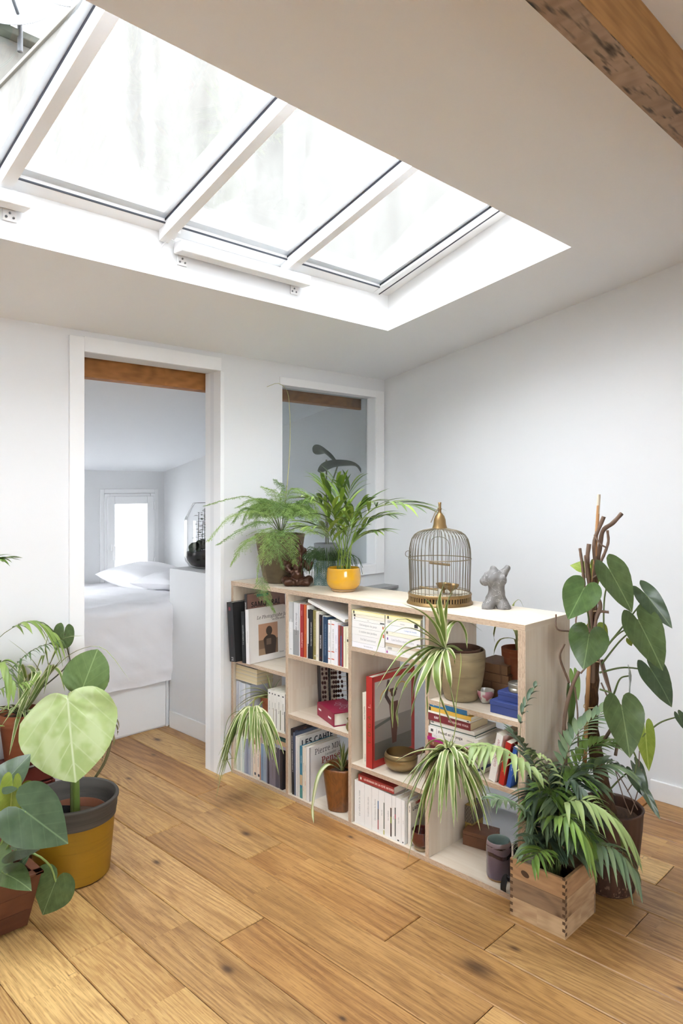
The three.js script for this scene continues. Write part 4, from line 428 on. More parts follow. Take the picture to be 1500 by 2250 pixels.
// singing bowl with mallet, glass bowl
{ const t = thing('singing_bowl', 'bronze singing bowl with a wooden mallet in it, before the red album', 'bowl', [-1.985, 0.2835, -2.385]);
  mesh('bowl', lathe([[0, 0], [0.035, 0.001], [0.058, 0.012], [0.071, 0.034], [0.073, 0.052], [0.07, 0.068], [0.066, 0.076], [0.0635, 0.077], [0.066, 0.066], [0.068, 0.05], [0.066, 0.034], [0.054, 0.014], [0.03, 0.006], [0, 0.005]], 48), mat('#9a8560', 0.36, { metalness: 0.75 }), t); mesh('engraved_line', [0.0615, 0.0575].map((y) => new THREE.TorusGeometry(0.0722, 0.0008, 6, 48).rotateX(Math.PI / 2).translate(0, y, 0)), mat('#5d4d30', 0.5, { metalness: 0.6 }), t);
  const k = thing('mallet', 'dark wooden mallet resting in the singing bowl', 'mallet', [-1.985, 0.2835, -2.385]); mesh('handle', tube([[-0.02, 0.035, 0.01], [0.05, 0.074, -0.03], [0.088, 0.095, -0.05]], (q) => 0.009 + q * 0.004, 10, 12), mat('#4d2a1c', 0.4), k); mesh('felt_head', tube([[-0.05, 0.02, 0.028], [-0.02, 0.036, 0.01]], 0.0145, 2, 14), mat('#7c2030', 0.95), k);
  const g = thing('glass_bowl', 'clear glass vase behind the singing bowl', 'vase', [-1.875, 0.2835, -2.5]); mesh('glass', lathe([[0, 0], [0.04, 0.0], [0.052, 0.01], [0.05, 0.05], [0.04, 0.09], [0.036, 0.13], [0.05, 0.18], [0.0475, 0.18], [0.0335, 0.13], [0.0375, 0.09], [0.0475, 0.05], [0.0495, 0.014], [0.038, 0.008], [0, 0.008]], 40), phys('#ffffff', 0.02, { transmission: 1, thickness: 0.004, ior: 1.45 }), g); }
// third bay bottom: dark red bowl, dark bottle
{ const t = thing('oxblood_bowl', 'dark red glazed bowl with bare clay foot, bottom of the third bay', 'bowl', [-1.822, 0.0205, -2.325]); mesh('glazed_body', lathe([[0.03, 0.016], [0.043, 0.026], [0.046, 0.042], [0.043, 0.06], [0.04, 0.074], [0.0415, 0.078], [0.038, 0.077], [0.039, 0.06], [0.041, 0.042], [0.034, 0.024], [0, 0.018]], 40), phys('#4b1512', 0.12, { clearcoat: 1 }), t); mesh('clay_foot', lathe([[0, 0], [0.03, 0], [0.033, 0.006], [0.034, 0.016], [0, 0.016]], 32), mat('#b09a78', 0.9), t);
  const b = thing('dark_bottle', 'small dark green bottle behind the dark red bowl', 'bottle', [-1.8, 0.0205, -2.45]); mesh('glass', lathe([[0, 0], [0.022, 0], [0.024, 0.006], [0.024, 0.1], [0.02, 0.118], [0.01, 0.13], [0.009, 0.155], [0.011, 0.157], [0.011, 0.165], [0, 0.165]], 28), phys('#0d1a12', 0.1, { clearcoat: 1 }), b); }
// fourth bay top: old leather books, cup, blue boxes, tin
{ const lea = mat('#7a5a40', 0.75), leaP = mat('#8c7654', 0.9); [[-1.64, 0.655, 0.27, 0.036, 'bottom'], [-1.64, 0.691, 0.26, 0.033, 'second'], [-1.655, 0.724, 0.15, 0.034, 'third'], [-1.655, 0.758, 0.145, 0.038, 'top']].forEach(([x, y, w, h, n], i) => { const t = thing('leather_book', n + ' worn brown leather book of the pile behind the striped pot', 'book', [x, y + 0.0003, -2.47], 0, 'old leather books'); mesh('binding', join([rbx(0, 0, -0.14, w, 0.004, 0, 0.001), rbx(0, h - 0.0045, -0.14, w, h - 0.0005, 0, 0.001), rbx(0, 0.001, -0.008, w, h - 0.001, 0.003, 0.002)]), lea, t); mesh('page_block', bx(0.004, 0.004, -0.136, w - 0.004, h - 0.0045, -0.007), leaP, t); for (const q of [0.22, 0.78]) mesh('spine_band', rbx(w * q - 0.004, 0.0, 0.002, w * q + 0.004, h - 0.001, 0.0038, 0.001), mat('#6a4c36', 0.7), t); });
  const c = thing('small_cup', 'small white ceramic cup with a pink splash, beside the striped pot', 'cup', [-1.57, 0.6555, -2.405]); const cm = tex(128, 64, (x, y) => { const n = fbm(x / 18, y / 14, 8, 3); return mixc([222, 220, 212], [184, 112, 126], smooth(0.58, 0.7, n) * smooth(64, 20, y)); }); mesh('body', lathe([[0, 0], [0.017, 0], [0.018, 0.004], [0.024, 0.016], [0.033, 0.032], [0.034, 0.05], [0.032, 0.05], [0.03, 0.034], [0.02, 0.014], [0, 0.01]], 32), phys('#ffffff', 0.2, { map: cm, clearcoat: 0.6 }), c);
  const b = thing('blue_box', 'larger deep blue cardboard box at the right end of the fourth bay', 'box', [-1.425, 0.6555, -2.37]); const bl = mat('#33427c', 0.55); mesh('tray', rbx(-0.066, 0, -0.055, 0.066, 0.03, 0.055, 0.0015), bl, b); mesh('lid', rbx(-0.0675, 0.03, -0.0565, 0.0675, 0.047, 0.0565, 0.0015), bl, b);
  const b2 = thing('blue_box', 'smaller deep blue box stacked on the larger one, under the tin', 'box', [-1.415, 0.7028, -2.38]); mesh('tray', rbx(-0.055, 0, -0.045, 0.055, 0.02, 0.045, 0.0015), bl, b2); mesh('lid', rbx(-0.0562, 0.02, -0.0462, 0.0562, 0.034, 0.0462, 0.0015), bl, b2);
  const tn = thing('round_tin', 'round engraved silver tin on the blue boxes', 'tin', [-1.41, 0.737, -2.378]); const sv = mat('#a9a69c', 0.34, { metalness: 0.85 }); mesh('body', lathe([[0, 0], [0.034, 0], [0.035, 0.002], [0.035, 0.022], [0, 0.022]], 40), sv, tn); mesh('lid', lathe([[0.036, 0.018], [0.0365, 0.03], [0.034, 0.033], [0, 0.034]], 40), sv, tn); mesh('engraving', [0.028, 0.02, 0.012].map((r) => new THREE.TorusGeometry(r, 0.0008, 5, 36).rotateX(Math.PI / 2).translate(0, 0.0342, 0)), sv, tn); }
// fourth bay bottom: boxes and mugs
{ const wm = mat('#ffffff', 0.6, { map: beamTex(33, [112, 72, 48], [78, 48, 30]) }); const t = thing('wooden_box', 'small brown wooden block box on the base board of the fourth bay', 'box', [-1.672, 0.0205, -2.53], 0.2); mesh('body', rbx(-0.062, 0, -0.05, 0.062, 0.044, 0.05, 0.002), wm, t); mesh('lid', rbx(-0.062, 0.0445, -0.05, 0.062, 0.06, 0.05, 0.002), wm, t);
  const p = thing('patterned_box', 'grey and yellow patterned card box standing behind the wooden box', 'box', [-1.735, 0.0205, -2.57], 0.05); const pm = tex(64, 64, (x, y) => { const a = ((x >> 2) + (y >> 2)) & 1; return y > 30 ? mixc([120, 110, 96], [70, 62, 56], a * 0.6 + vn(x / 3, y / 3, 4) * 0.3) : mixc([176, 148, 72], [120, 100, 60], a * 0.5 + vn(x / 3, y / 3, 4) * 0.4); }); const g = rbx(-0.018, 0, -0.045, 0.018, 0.14, 0.045, 0.002), u = g.attributes.uv; for (let i = 0; i < u.count; i++) u.setXY(i, u.getX(i) * 10, u.getY(i) / 0.14); mesh('carton', g, mat('#ffffff', 0.7, { map: pm }), p);
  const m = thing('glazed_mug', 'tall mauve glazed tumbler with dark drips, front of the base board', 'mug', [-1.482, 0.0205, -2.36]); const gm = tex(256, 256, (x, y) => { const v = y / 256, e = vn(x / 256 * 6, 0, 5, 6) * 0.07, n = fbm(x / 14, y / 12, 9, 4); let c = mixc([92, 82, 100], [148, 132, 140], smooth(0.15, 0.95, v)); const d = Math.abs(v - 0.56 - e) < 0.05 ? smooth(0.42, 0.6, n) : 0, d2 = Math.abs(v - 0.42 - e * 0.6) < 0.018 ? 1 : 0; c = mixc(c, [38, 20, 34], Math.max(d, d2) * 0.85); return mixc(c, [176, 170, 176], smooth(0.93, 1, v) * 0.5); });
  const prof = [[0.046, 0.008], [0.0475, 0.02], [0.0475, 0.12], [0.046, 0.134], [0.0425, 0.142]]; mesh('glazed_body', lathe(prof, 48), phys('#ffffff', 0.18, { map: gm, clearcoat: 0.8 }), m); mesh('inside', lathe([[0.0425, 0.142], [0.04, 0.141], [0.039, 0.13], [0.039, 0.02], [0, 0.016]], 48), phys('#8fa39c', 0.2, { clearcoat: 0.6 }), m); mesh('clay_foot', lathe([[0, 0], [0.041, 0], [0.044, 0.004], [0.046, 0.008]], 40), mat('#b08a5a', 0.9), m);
  const k = thing('dark_mug', 'dark brown mug half hidden behind the mauve tumbler', 'mug', [-1.415, 0.0205, -2.43]); mesh('body', lathe([[0, 0], [0.036, 0], [0.04, 0.006], [0.042, 0.06], [0.04, 0.108], [0.037, 0.108], [0.038, 0.06], [0.036, 0.012], [0, 0.01]], 36), phys('#2b1915', 0.2, { clearcoat: 0.8 }), k); mesh('handle', tube([[0, 0.09, 0.04], [0, 0.088, 0.066], [0, 0.05, 0.07], [0, 0.03, 0.042]], 0.006, 14, 8), phys('#2b1915', 0.2, { clearcoat: 0.8 }), k);
  const s = thing('black_strap', 'black strap hanging over the edge of the base board by the crate', 'strap', [-1.405, 0.0205, -2.3]); mesh('webbing', blade([[0, 0.05, 0.0], [-0.004, 0.05, 0.012], [-0.008, 0.025, 0.018], [-0.01, 0.002, 0.016]], () => 0.012, { seg: 12, up: [0, 0.3, 1], cup: 0 }), mat('#15161a', 0.7), s); mesh('buckle', rbx(-0.016, 0.036, -0.008, 0.012, 0.054, 0.004, 0.003), mat('#1c1d20', 0.4), s); }
// terrarium in the bedroom
{ const t = thing('glass_terrarium', 'tall glass bottle terrarium with dark little plants on the partition', 'terrarium', [-3.79, 0.9955, -2.64]); const R = 0.143; mesh('glass_jar', lathe([[0, 0.0], [0.085, 0.0], [0.115, 0.012], [R - 0.006, 0.045], [R, 0.075], [R, 0.3], [R - 0.004, 0.315], [0.092, 0.405], [0.088, 0.41], [0.085, 0.408], [R - 0.009, 0.312], [R - 0.005, 0.298], [R - 0.005, 0.077], [R - 0.012, 0.05], [0.11, 0.018], [0.08, 0.006], [0, 0.006]], 48), phys('#ffffff', 0.0, { transmission: 1, thickness: 0.004, ior: 1.4 }), t);
  mesh('earth', lathe([[0, 0.008], [0.078, 0.008], [0.107, 0.02], [R - 0.014, 0.052], [R - 0.007, 0.078], [R - 0.008, 0.1], [0, 0.112]], 40), mat('#1d1a16', 1), t);
  const R2 = rng(5), lf = mat('#28301a', 0.6), mossG = [], pl = []; for (let i = 0; i < 46; i++) { const a = R2() * 6.28, r = Math.sqrt(R2()) * 0.11, h = 0.02 + R2() * 0.06; mossG.push(new THREE.IcosahedronGeometry(0.012 + R2() * 0.016, 1).translate(Math.cos(a) * r, 0.105 + h * (1 - r * 4), Math.sin(a) * r)); } mesh('moss', mossG, mat('#39462a', 1), t);
  for (const [x, z, h] of [[-0.03, 0.045, 0.24], [0.0, 0.02, 0.27], [-0.05, 0.0, 0.2], [0.04, 0.03, 0.26]]) { pl.push(tube([[x, 0.1, z], [x * 1.1, 0.1 + h * 0.5, z], [x * 0.9, 0.1 + h, z]], 0.002, 6, 5)); for (let k = 0; k < 14; k++) { const y = 0.12 + h * (k / 14), a = k * 2.4 + x * 50, l = 0.05 - k * 0.0014; pl.push(blade(arch([x, y, z], [Math.cos(a), 0.25, Math.sin(a)], l, 0.3, 3), (q) => 0.017 * Math.sin(Math.PI * Math.pow(q, 0.8)) + 0.0004, { seg: 5, across: 1 })); } } mesh('cuttings', pl, lf, t); }

// ---------------------------------------------------------------- plants
const leafTr = { transmission: 0.2, thickness: 0, ior: 1.45 };
const stripeMap = tex(64, 16, (x, y) => { const e = Math.abs(x / 63 * 2 - 1), n = vn(x / 2, y / 4, 3) * 20; return mixc([104 + n, 126 + n, 62], [222, 222, 176], smooth(0.56, 0.78, e + (vn(x / 5, y / 3, 9) - 0.5) * 0.1)); });
const spiderM = phys('#ffffff', 0.5, { map: stripeMap, ...leafTr });
const veinTex = (base, dark, vein, seed, n = 7, patch = null) => tex(256, 256, (x, y) => { const u = x / 255 * 2 - 1, v = y / 255, a = Math.abs(u); const f = (v - a * 0.55) * n, k = Math.abs(f - Math.round(f)); let c = mixc(base, dark, clamp(fbm(x / 26, y / 26, seed, 4) * 1.3 - 0.25)); c = mixc(c, vein, Math.max(smooth(0.03, 0.008, a) * 0.8, smooth(0.07, 0.01, k) * (patch ? 0.5 : 0.2) * (1 - a * 0.6))); if (patch) c = mixc(c, patch, smooth(0.42, 0.7, fbm(x / 34, y / 34, seed + 7, 3)) * 0.8); return c; });
const heartMap = veinTex([96, 116, 72], [72, 92, 54], [142, 160, 112], 3, 5), darkHeartMap = veinTex([78, 98, 70], [60, 80, 54], [120, 140, 104], 8, 5), paleEarMap = veinTex([172, 188, 126], [150, 172, 104], [216, 224, 190], 12, 6, [190, 203, 154]), earMap = veinTex([108, 132, 76], [88, 112, 62], [152, 174, 118], 15, 5);
const heartM = phys('#ffffff', 0.32, { map: heartMap, ...leafTr, transmission: 0.12 }), darkHeartM = phys('#ffffff', 0.3, { map: darkHeartMap, transmission: 0.1, thickness: 0, ior: 1.5 }), limeHeartM = phys('#ffffff', 0.4, { map: veinTex([150, 168, 70], [124, 146, 54], [192, 202, 116], 19), ...leafTr }), paleEarM = phys('#ffffff', 0.38, { map: paleEarMap, ...leafTr }), earM = phys('#ffffff', 0.42, { map: earMap, ...leafTr });
const green = (c, r = 0.45) => phys(c, r, leafTr);
const stemM = mat('#6d7a45', 0.6), barkM = mat('#735c4c', 0.75), twigM = mat('#80695a', 0.7), petioleM = mat('#5d6b3c', 0.55);
// heart leaf from petiole joint P to tip T; N: side that faces up
const HEART = [[0, 1], [0.12, 0.9], [0.3, 0.79], [0.55, 0.69], [0.9, 0.62], [1.3, 0.58], [1.75, 0.56], [2.2, 0.53], [2.6, 0.47], [2.88, 0.34], [3.05, 0.18], [3.1416, 0.08]];
function heartLeaf(P, T, N, o = {}) {
  const { w = 1, fold = 0.14, droop = 0.1, wavy = 0.012, veins = 0.004, seed = 1, notch = 0, table = HEART } = o; const p = V(P), t = V(T), n = V(N).normalize(), y = t.clone().sub(p), L = y.length(); y.normalize(); const x = new THREE.Vector3().crossVectors(y, n).normalize(); const z = new THREE.Vector3().crossVectors(x, y);
  const A = 44, Rr = 7, pos = [], uv = [], idx = []; const g = (a) => { for (let i = 0; i < table.length - 1; i++) if (a <= table[i + 1][0]) { const k = (a - table[i][0]) / (table[i + 1][0] - table[i][0]); return mix(table[i][1], table[i + 1][1], k); } return table[table.length - 1][1]; };
  const put = (r, a) => { const e = g(Math.abs(a)) * L * r, X = Math.sin(a) * e * w, Y = Math.cos(a) * e, q = Math.abs(X) / L; const Z = fold * q * L * (0.4 + q) - droop * L * Math.pow(clamp(Y / L, 0, 1), 2) - droop * 0.5 * L * Math.pow(clamp(-Y / L), 2) + wavy * L * r * r * Math.sin(a * 5 + seed * 3) * 1.2 + veins * L * Math.cos((Y / L - q * 0.55) * 2 * Math.PI * 6) * q * 2; const b = p.clone().addScaledVector(x, X).addScaledVector(y, Y).addScaledVector(z, Z); pos.push(b.x, b.y, b.z); uv.push(0.5 + X / L / 1.35, clamp(0.33 + Y / L * 0.66, 0, 1)); };
  for (let i = 0; i <= A; i++) { const a = -Math.PI + i / A * 2 * Math.PI; for (let j = 0; j <= Rr; j++) put(j / Rr, a); }
  for (let i = 0; i < A; i++) for (let j = 0; j < Rr; j++) { const a = i * (Rr + 1) + j, b = a + Rr + 1; if (j) idx.push(a, a + 1, b); idx.push(a + 1, b + 1, b); }
  const G = new THREE.BufferGeometry(); G.setAttribute('position', new THREE.Float32BufferAttribute(pos, 3)); G.setAttribute('uv', new THREE.Float32BufferAttribute(uv, 2)); G.setIndex(idx); G.computeVertexNormals(); return G;
}
const inThing = (t, g) => g.translate(-t.position.x, -t.position.y, -t.position.z);
const rel = (t, p) => [p[0] - t.position.x, p[1] - t.position.y, p[2] - t.position.z];
// directions on the floor plan: right and towards the room as seen from the doorway side
const RT = V(0.713, 0, -0.701), FW = V(0.701, 0, 0.713);
const dir = (r, u, f) => [RT.x * r + FW.x * f, u, RT.z * r + FW.z * f];
const strap = (w) => (k) => w * Math.pow(Math.sin(Math.PI * Math.pow(clamp(k * 0.93 + 0.07), 0.62)), 0.8) + 0.0004;
function spiderLeaf(t, c, d, len, sag, w, m = spiderM) { const P = arch(c, d, len, sag, 6); mesh('leaf', blade(P, strap(w), { seg: 12, across: 1, cup: 0.5, twist: 0.3 }), m, t); }
function plantlet(t, c, R, list) { for (const [r, u, f, len, sag, w = 0.008] of list) spiderLeaf(t, c, dir(r + (R() - 0.5) * 0.1, u, f), len, sag, w); }
const lanceolate = (w) => (k) => w * Math.sin(Math.PI * Math.pow(k, 0.75)) + 0.0003;
// feather frond: rachis points, leaflets in pairs; each leaflet its own sub-part when split
function palmFrond(t, pts, o) {
  const { n = 12, len = 0.09, w = 0.008, m, ms, up = [0, 1, 0], split = true, start = 0.3, hang = 0.5, r = 0.0022, fan = 0.9, seed = 1, sm = stemM } = o, R = rng(seed * 131 + 7), c = new THREE.CatmullRomCurve3(pts.map((p) => V(p)));
  const f = mesh('frond', tube(pts, (k) => r * (1.1 - k * 0.8), 16, 5), sm, t), all = []; const T = new THREE.Vector3(), S = new THREE.Vector3(), U = V(up);
  for (let i = 0; i < n; i++) { const k = start + (1 - start) * (i + 0.5) / n, p = c.getPoint(k); c.getTangent(k, T); S.crossVectors(T, U).normalize(); const l = len * (0.55 + 0.6 * Math.sin(Math.PI * (0.25 + 0.7 * (i / n)))) * (0.9 + R() * 0.2);
    for (const s of [-1, 1]) { const d = S.clone().multiplyScalar(s * fan).addScaledVector(T, 0.55 + 0.5 * i / n).addScaledVector(U, 0.18); d.x += (R() - 0.5) * 0.2; d.z += (R() - 0.5) * 0.2; const g = blade(arch([p.x, p.y, p.z], [d.x, d.y, d.z], l, hang * (0.7 + R() * 0.6), 4), lanceolate(w * (0.8 + R() * 0.4)), { seg: 7, across: 1, cup: 0.35, twist: (R() - 0.5) * 0.5 }); split ? mesh('leaflet', g, ms ? ms[(i + (s > 0 ? 1 : 0)) % ms.length] : m, f) : all.push(g); } }
  if (!split) mesh('leaflets', all, ms ? ms[seed % ms.length] : m, f); return f;
}
// ---- asparagus fern
{
  const potMap = bandTex([96, 82, 60], [122, 106, 78], [74, 62, 46], 4); const t = thing('asparagus_fern', 'feathery asparagus fern in an olive brown pot, at the door end of the bookcase', 'plant', [-2.85, UP, -2.44], 0);
  mesh('pot', lathe([[0, 0], [0.078, 0], [0.083, 0.006], [0.1, 0.08], [0.118, 0.17], [0.128, 0.235], [0.132, 0.25], [0.126, 0.252], [0.12, 0.235], [0.112, 0.18], [0, 0.175]], 48), mat('#ffffff', 0.75, { map: potMap }), t); soil(0.118, 0.215, t);
  const gs = [green('#94b060', 0.7), green('#86a456', 0.7), green('#a3bd6c', 0.7), green('#769450', 0.7)], R = rng(77);
  function fern(pts, seed, o = {}) { const { den = 26, w = 0.075, from = 0.28 } = o; const P = pts.map((p) => V(rel(t, p))), c = new THREE.CatmullRomCurve3(P), len = c.getLength(), r = rng(seed * 37 + 5), gg = [], T = new THREE.Vector3(), S = new THREE.Vector3(), N = new THREE.Vector3(), fr = mesh('frond', tube(P, (k) => 0.0015 * (1.1 - k * 0.8), 18, 4), stemM, t);
    const pos = []; const needle = (p, d, l) => { const e = new THREE.Vector3().crossVectors(d, new THREE.Vector3(r() - 0.5, r() - 0.5, r() - 0.5)).normalize().multiplyScalar(0.0011); pos.push(p.x - e.x, p.y - e.y, p.z - e.z, p.x + d.x * l, p.y + d.y * l, p.z + d.z * l, p.x + e.x, p.y + e.y, p.z + e.z); };
    for (let i = 0; i < den; i++) { const k = from + (1 - from) * (i / den), p = c.getPoint(k); c.getTangent(k, T); S.crossVectors(T, V(0, 1, 0)).normalize(); N.crossVectors(S, T); const bl = w * (1.1 - 0.85 * Math.pow((k - from) / (1 - from), 1.5)) * (0.7 + r() * 0.6);
      for (const s of [-1, 1]) { const d = S.clone().multiplyScalar(s).addScaledVector(T, 0.7).addScaledVector(N, (r() - 0.5) * 0.7).normalize(); const m = Math.max(4, Math.round(bl / 0.006)); for (let j = 0; j < m; j++) { const q = j / m, b = p.clone().addScaledVector(d, bl * q); b.y -= bl * q * q * 0.35; needle(b, d, bl / m * 1.1); for (const z of [-1, 1]) { const nd = T.clone().multiplyScalar(z * 0.9).addScaledVector(d, 0.75).addScaledVector(N, (r() - 0.5) * 0.9).normalize(); needle(b, nd, (0.011 + r() * 0.008) * (1 - q * 0.5)); } } } }
    const g = new THREE.BufferGeometry(); g.setAttribute('position', new THREE.Float32BufferAttribute(pos, 3)); g.computeVertexNormals(); mesh('needles', g, gs[seed % 4], fr); }
  const root = [-2.833, 1.254, -2.432];
  [[[[-2.84, 1.388, -2.34], [-2.814, 1.455, -2.211], [-2.81, 1.445, -2.075], [-2.811, 1.413, -1.934]], { den: 22, w: 0.022, from: 0.45 }], [[[-2.801, 1.355, -2.323], [-2.775, 1.384, -2.18], [-2.769, 1.353, -2.045], [-2.779, 1.25, -1.938]], { den: 36, w: 0.05 }], [[[-2.782, 1.321, -2.313], [-2.749, 1.331, -2.205], [-2.729, 1.297, -2.085], [-2.725, 1.235, -1.948]], { den: 36, w: 0.042 }], [[[-2.762, 1.3, -2.305], [-2.74, 1.261, -2.186], [-2.739, 1.215, -2.103], [-2.759, 1.132, -2.056]], { den: 34, w: 0.07 }], [[[-2.831, 1.399, -2.378], [-2.825, 1.445, -2.271], [-2.819, 1.402, -2.137]], { den: 34, w: 0.06 }], [[[-2.833, 1.411, -2.404], [-2.808, 1.481, -2.358], [-2.813, 1.505, -2.283]], { den: 24, w: 0.05 }], [[[-2.821, 1.411, -2.415], [-2.816, 1.505, -2.42], [-2.81, 1.542, -2.37]], { den: 22, w: 0.05 }], [[[-2.789, 1.411, -2.419], [-2.719, 1.493, -2.404], [-2.625, 1.471, -2.411], [-2.549, 1.427, -2.402]], { den: 30, w: 0.06 }], [[[-2.757, 1.342, -2.422], [-2.625, 1.38, -2.411], [-2.519, 1.327, -2.404], [-2.454, 1.265, -2.384]], { den: 32, w: 0.065 }], [[[-2.719, 1.32, -2.404], [-2.589, 1.304, -2.363], [-2.483, 1.282, -2.355]], { den: 30, w: 0.07 }], [[[-2.765, 1.286, -2.358], [-2.712, 1.246, -2.298], [-2.673, 1.182, -2.28], [-2.66, 1.108, -2.293]], { den: 34, w: 0.075 }], [[[-2.776, 1.286, -2.347], [-2.739, 1.234, -2.271], [-2.711, 1.126, -2.243]], { den: 30, w: 0.06 }], [[[-2.738, 1.286, -2.384], [-2.644, 1.236, -2.337], [-2.601, 1.128, -2.323]], { den: 30, w: 0.06 }], [[[-2.769, 1.287, -2.326], [-2.732, 1.193, -2.222], [-2.735, 1.035, -2.191]], { den: 22, w: 0.03, from: 0.5 }], [[[-2.769, 1.276, -2.326], [-2.702, 1.129, -2.21], [-2.665, 1.004, -2.176], [-2.609, 0.91, -2.203]], { den: 26, w: 0.045, from: 0.62 }]].forEach(([p, o], i) => fern([root, ...p], i + 1, o));
  for (let i = 0; i < 20; i++) { const a = -2.6 + i * 0.29, l = 0.16 + R() * 0.12, d = dir(Math.sin(a) * 0.95, 0, Math.cos(a) * 0.75), p = V(root); fern([root, [p.x + d[0] * l * 0.35, p.y + 0.10 + R() * 0.07, p.z + d[2] * l * 0.35], [p.x + d[0] * l * 0.75, p.y + 0.12 + R() * 0.07, p.z + d[2] * l * 0.75], [p.x + d[0] * l, p.y + 0.05 + R() * 0.08, p.z + d[2] * l]], 30 + i, { den: 30, w: 0.07 }); }
  const st = [root, [-2.792, 1.552, -2.443], [-2.784, 1.764, -2.452], [-2.786, 1.905, -2.45], [-2.781, 2.001, -2.427], [-2.795, 2.035, -2.384], [-2.823, 2.014, -2.329]].map((p) => rel(t, p)); mesh('tall_shoot', tube(st, (k) => 0.0024 * (1.15 - k * 0.7), 40, 5), mat('#a8a468', 0.6), t);
}
// ---- yellow pot with young areca palm
{
  const t = thing('areca_palm', 'young areca palm in a glossy yellow pot on the bookcase', 'plant', [-2.385, UP, -2.44]); mesh('glazed_pot', lathe([[0.062, 0.014], [0.072, 0.022], [0.08, 0.036], [0.083, 0.06], [0.081, 0.09], [0.078, 0.108], [0.076, 0.112], [0.072, 0.112], [0.073, 0.1], [0.074, 0.07], [0, 0.06]], 56), phys('#d9a21c', 0.16, { clearcoat: 0.8 }), t); mesh('clay_base', lathe([[0, 0], [0.05, 0], [0.057, 0.004], [0.0625, 0.0142], [0, 0.0142]], 48), mat('#cfae80', 0.85), t); soil(0.072, 0.092, t);
  const ms = [green('#7d9a3c', 0.4), green('#688538', 0.4), green('#96b04c', 0.42), green('#587040', 0.42)], rt = (k) => rel(t, [-2.385 + Math.cos(k * 2.4) * 0.03, UP + 0.1, -2.44 + Math.sin(k * 2.4) * 0.03]);
  const F = [[[[-2.407, 1.266, -2.402], [-2.434, 1.418, -2.347], [-2.431, 1.452, -2.238]], 0.1], [[[-2.406, 1.287, -2.431], [-2.434, 1.439, -2.403], [-2.449, 1.522, -2.361]], 0.11], [[[-2.395, 1.287, -2.442], [-2.401, 1.439, -2.435], [-2.402, 1.526, -2.406]], 0.11], [[[-2.382, 1.287, -2.454], [-2.376, 1.428, -2.46], [-2.356, 1.5, -2.452]], 0.11], [[[-2.37, 1.265, -2.466], [-2.336, 1.396, -2.5], [-2.298, 1.422, -2.509]], 0.1], [[[-2.359, 1.265, -2.477], [-2.264, 1.387, -2.486], [-2.123, 1.425, -2.484], [-2.026, 1.419, -2.496]], 0.12], [[[-2.359, 1.243, -2.477], [-2.284, 1.342, -2.523], [-2.232, 1.365, -2.546]], 0.09], [[[-2.407, 1.223, -2.402], [-2.381, 1.304, -2.315], [-2.389, 1.316, -2.251]], 0.11], [[[-2.353, 1.223, -2.455], [-2.307, 1.277, -2.5], [-2.237, 1.295, -2.513]], 0.08], [[[-2.378, 1.246, -2.402], [-2.336, 1.357, -2.331], [-2.315, 1.411, -2.295]], 0.1], [[[-2.351, 1.246, -2.428], [-2.284, 1.336, -2.382], [-2.261, 1.379, -2.377]], 0.09], [[[-2.398, 1.222, -2.439], [-2.442, 1.328, -2.452], [-2.481, 1.438, -2.469]], 0.1]];
  F.forEach(([p, len], i) => palmFrond(t, [rt(i), ...p.map((q) => rel(t, q))], { n: 7, len: len * 1.75, w: 0.0095, ms, start: 0.36, hang: 0.35, r: 0.0032, fan: 0.55, seed: i + 1, sm: ms[i % 3] }));
}
// ---- patterned pot with rhipsalis
{
  const t = thing('mistletoe_cactus', 'trailing green mistletoe cactus in a grey starburst-patterned square tin', 'plant', [-2.6, UP, -2.545], 0.45); const pm = (() => { const c = document.createElement('canvas'); c.width = c.height = 256; const q = c.getContext('2d'); q.fillStyle = '#5f7a78'; q.fillRect(0, 0, 256, 256); q.strokeStyle = '#dfe4e0'; for (let i = 0; i < 3; i++) for (let j = 0; j < 3; j++) { const x = 64 + i * 128 - (j % 2) * 64, y = j * 110 + 20; q.lineWidth = 2.4; for (let k = 0; k < 16; k++) { const a = k / 16 * 6.283; q.beginPath(); q.moveTo(x + Math.cos(a) * 10, y + Math.sin(a) * 10); q.lineTo(x + Math.cos(a) * 56, y + Math.sin(a) * 56); q.stroke(); } } const T = new THREE.CanvasTexture(c); T.colorSpace = THREE.SRGBColorSpace; T.wrapS = T.wrapT = THREE.RepeatWrapping; return T; })();
  const g = join([rbx(-0.055, 0, 0.05, 0.055, 0.125, 0.055, 0.001), rbx(-0.055, 0, -0.055, 0.055, 0.125, -0.05, 0.001), rbx(0.05, 0, -0.05, 0.055, 0.125, 0.05, 0.001), rbx(-0.055, 0, -0.05, -0.05, 0.125, 0.05, 0.001), rbx(-0.05, 0, -0.05, 0.05, 0.004, 0.05, 0.001)]), u = g.attributes.uv; for (let i = 0; i < u.count; i++) u.setXY(i, u.getX(i) * 9 + 0.5, u.getY(i) * 8); mesh('tin', g, mat('#ffffff', 0.45, { map: pm }), t); mesh('soil', bx(-0.049, 0.1, -0.049, 0.049, 0.112, 0.049), soilM, t);
  const R = rng(12), L = []; for (let i = 0; i < 130; i++) { const a = R() * 6.283, l = 0.06 + R() * 0.1, b = [Math.cos(a) * 0.03, 0.112, Math.sin(a) * 0.03], h = 0.03 + R() * 0.05; L.push(tube([b, [b[0] + Math.cos(a) * l * 0.45, 0.112 + h, b[2] + Math.sin(a) * l * 0.45], [b[0] + Math.cos(a) * l * 0.85, 0.112 + h * 0.5, b[2] + Math.sin(a) * l * 0.85], [b[0] + Math.cos(a) * l, 0.112 - R() * 0.07, b[2] + Math.sin(a) * l]], 0.0014, 8, 4)); } const f = mesh('strands', L, green('#41602a', 0.6), t); f.userData.kind = 'stuff';
}
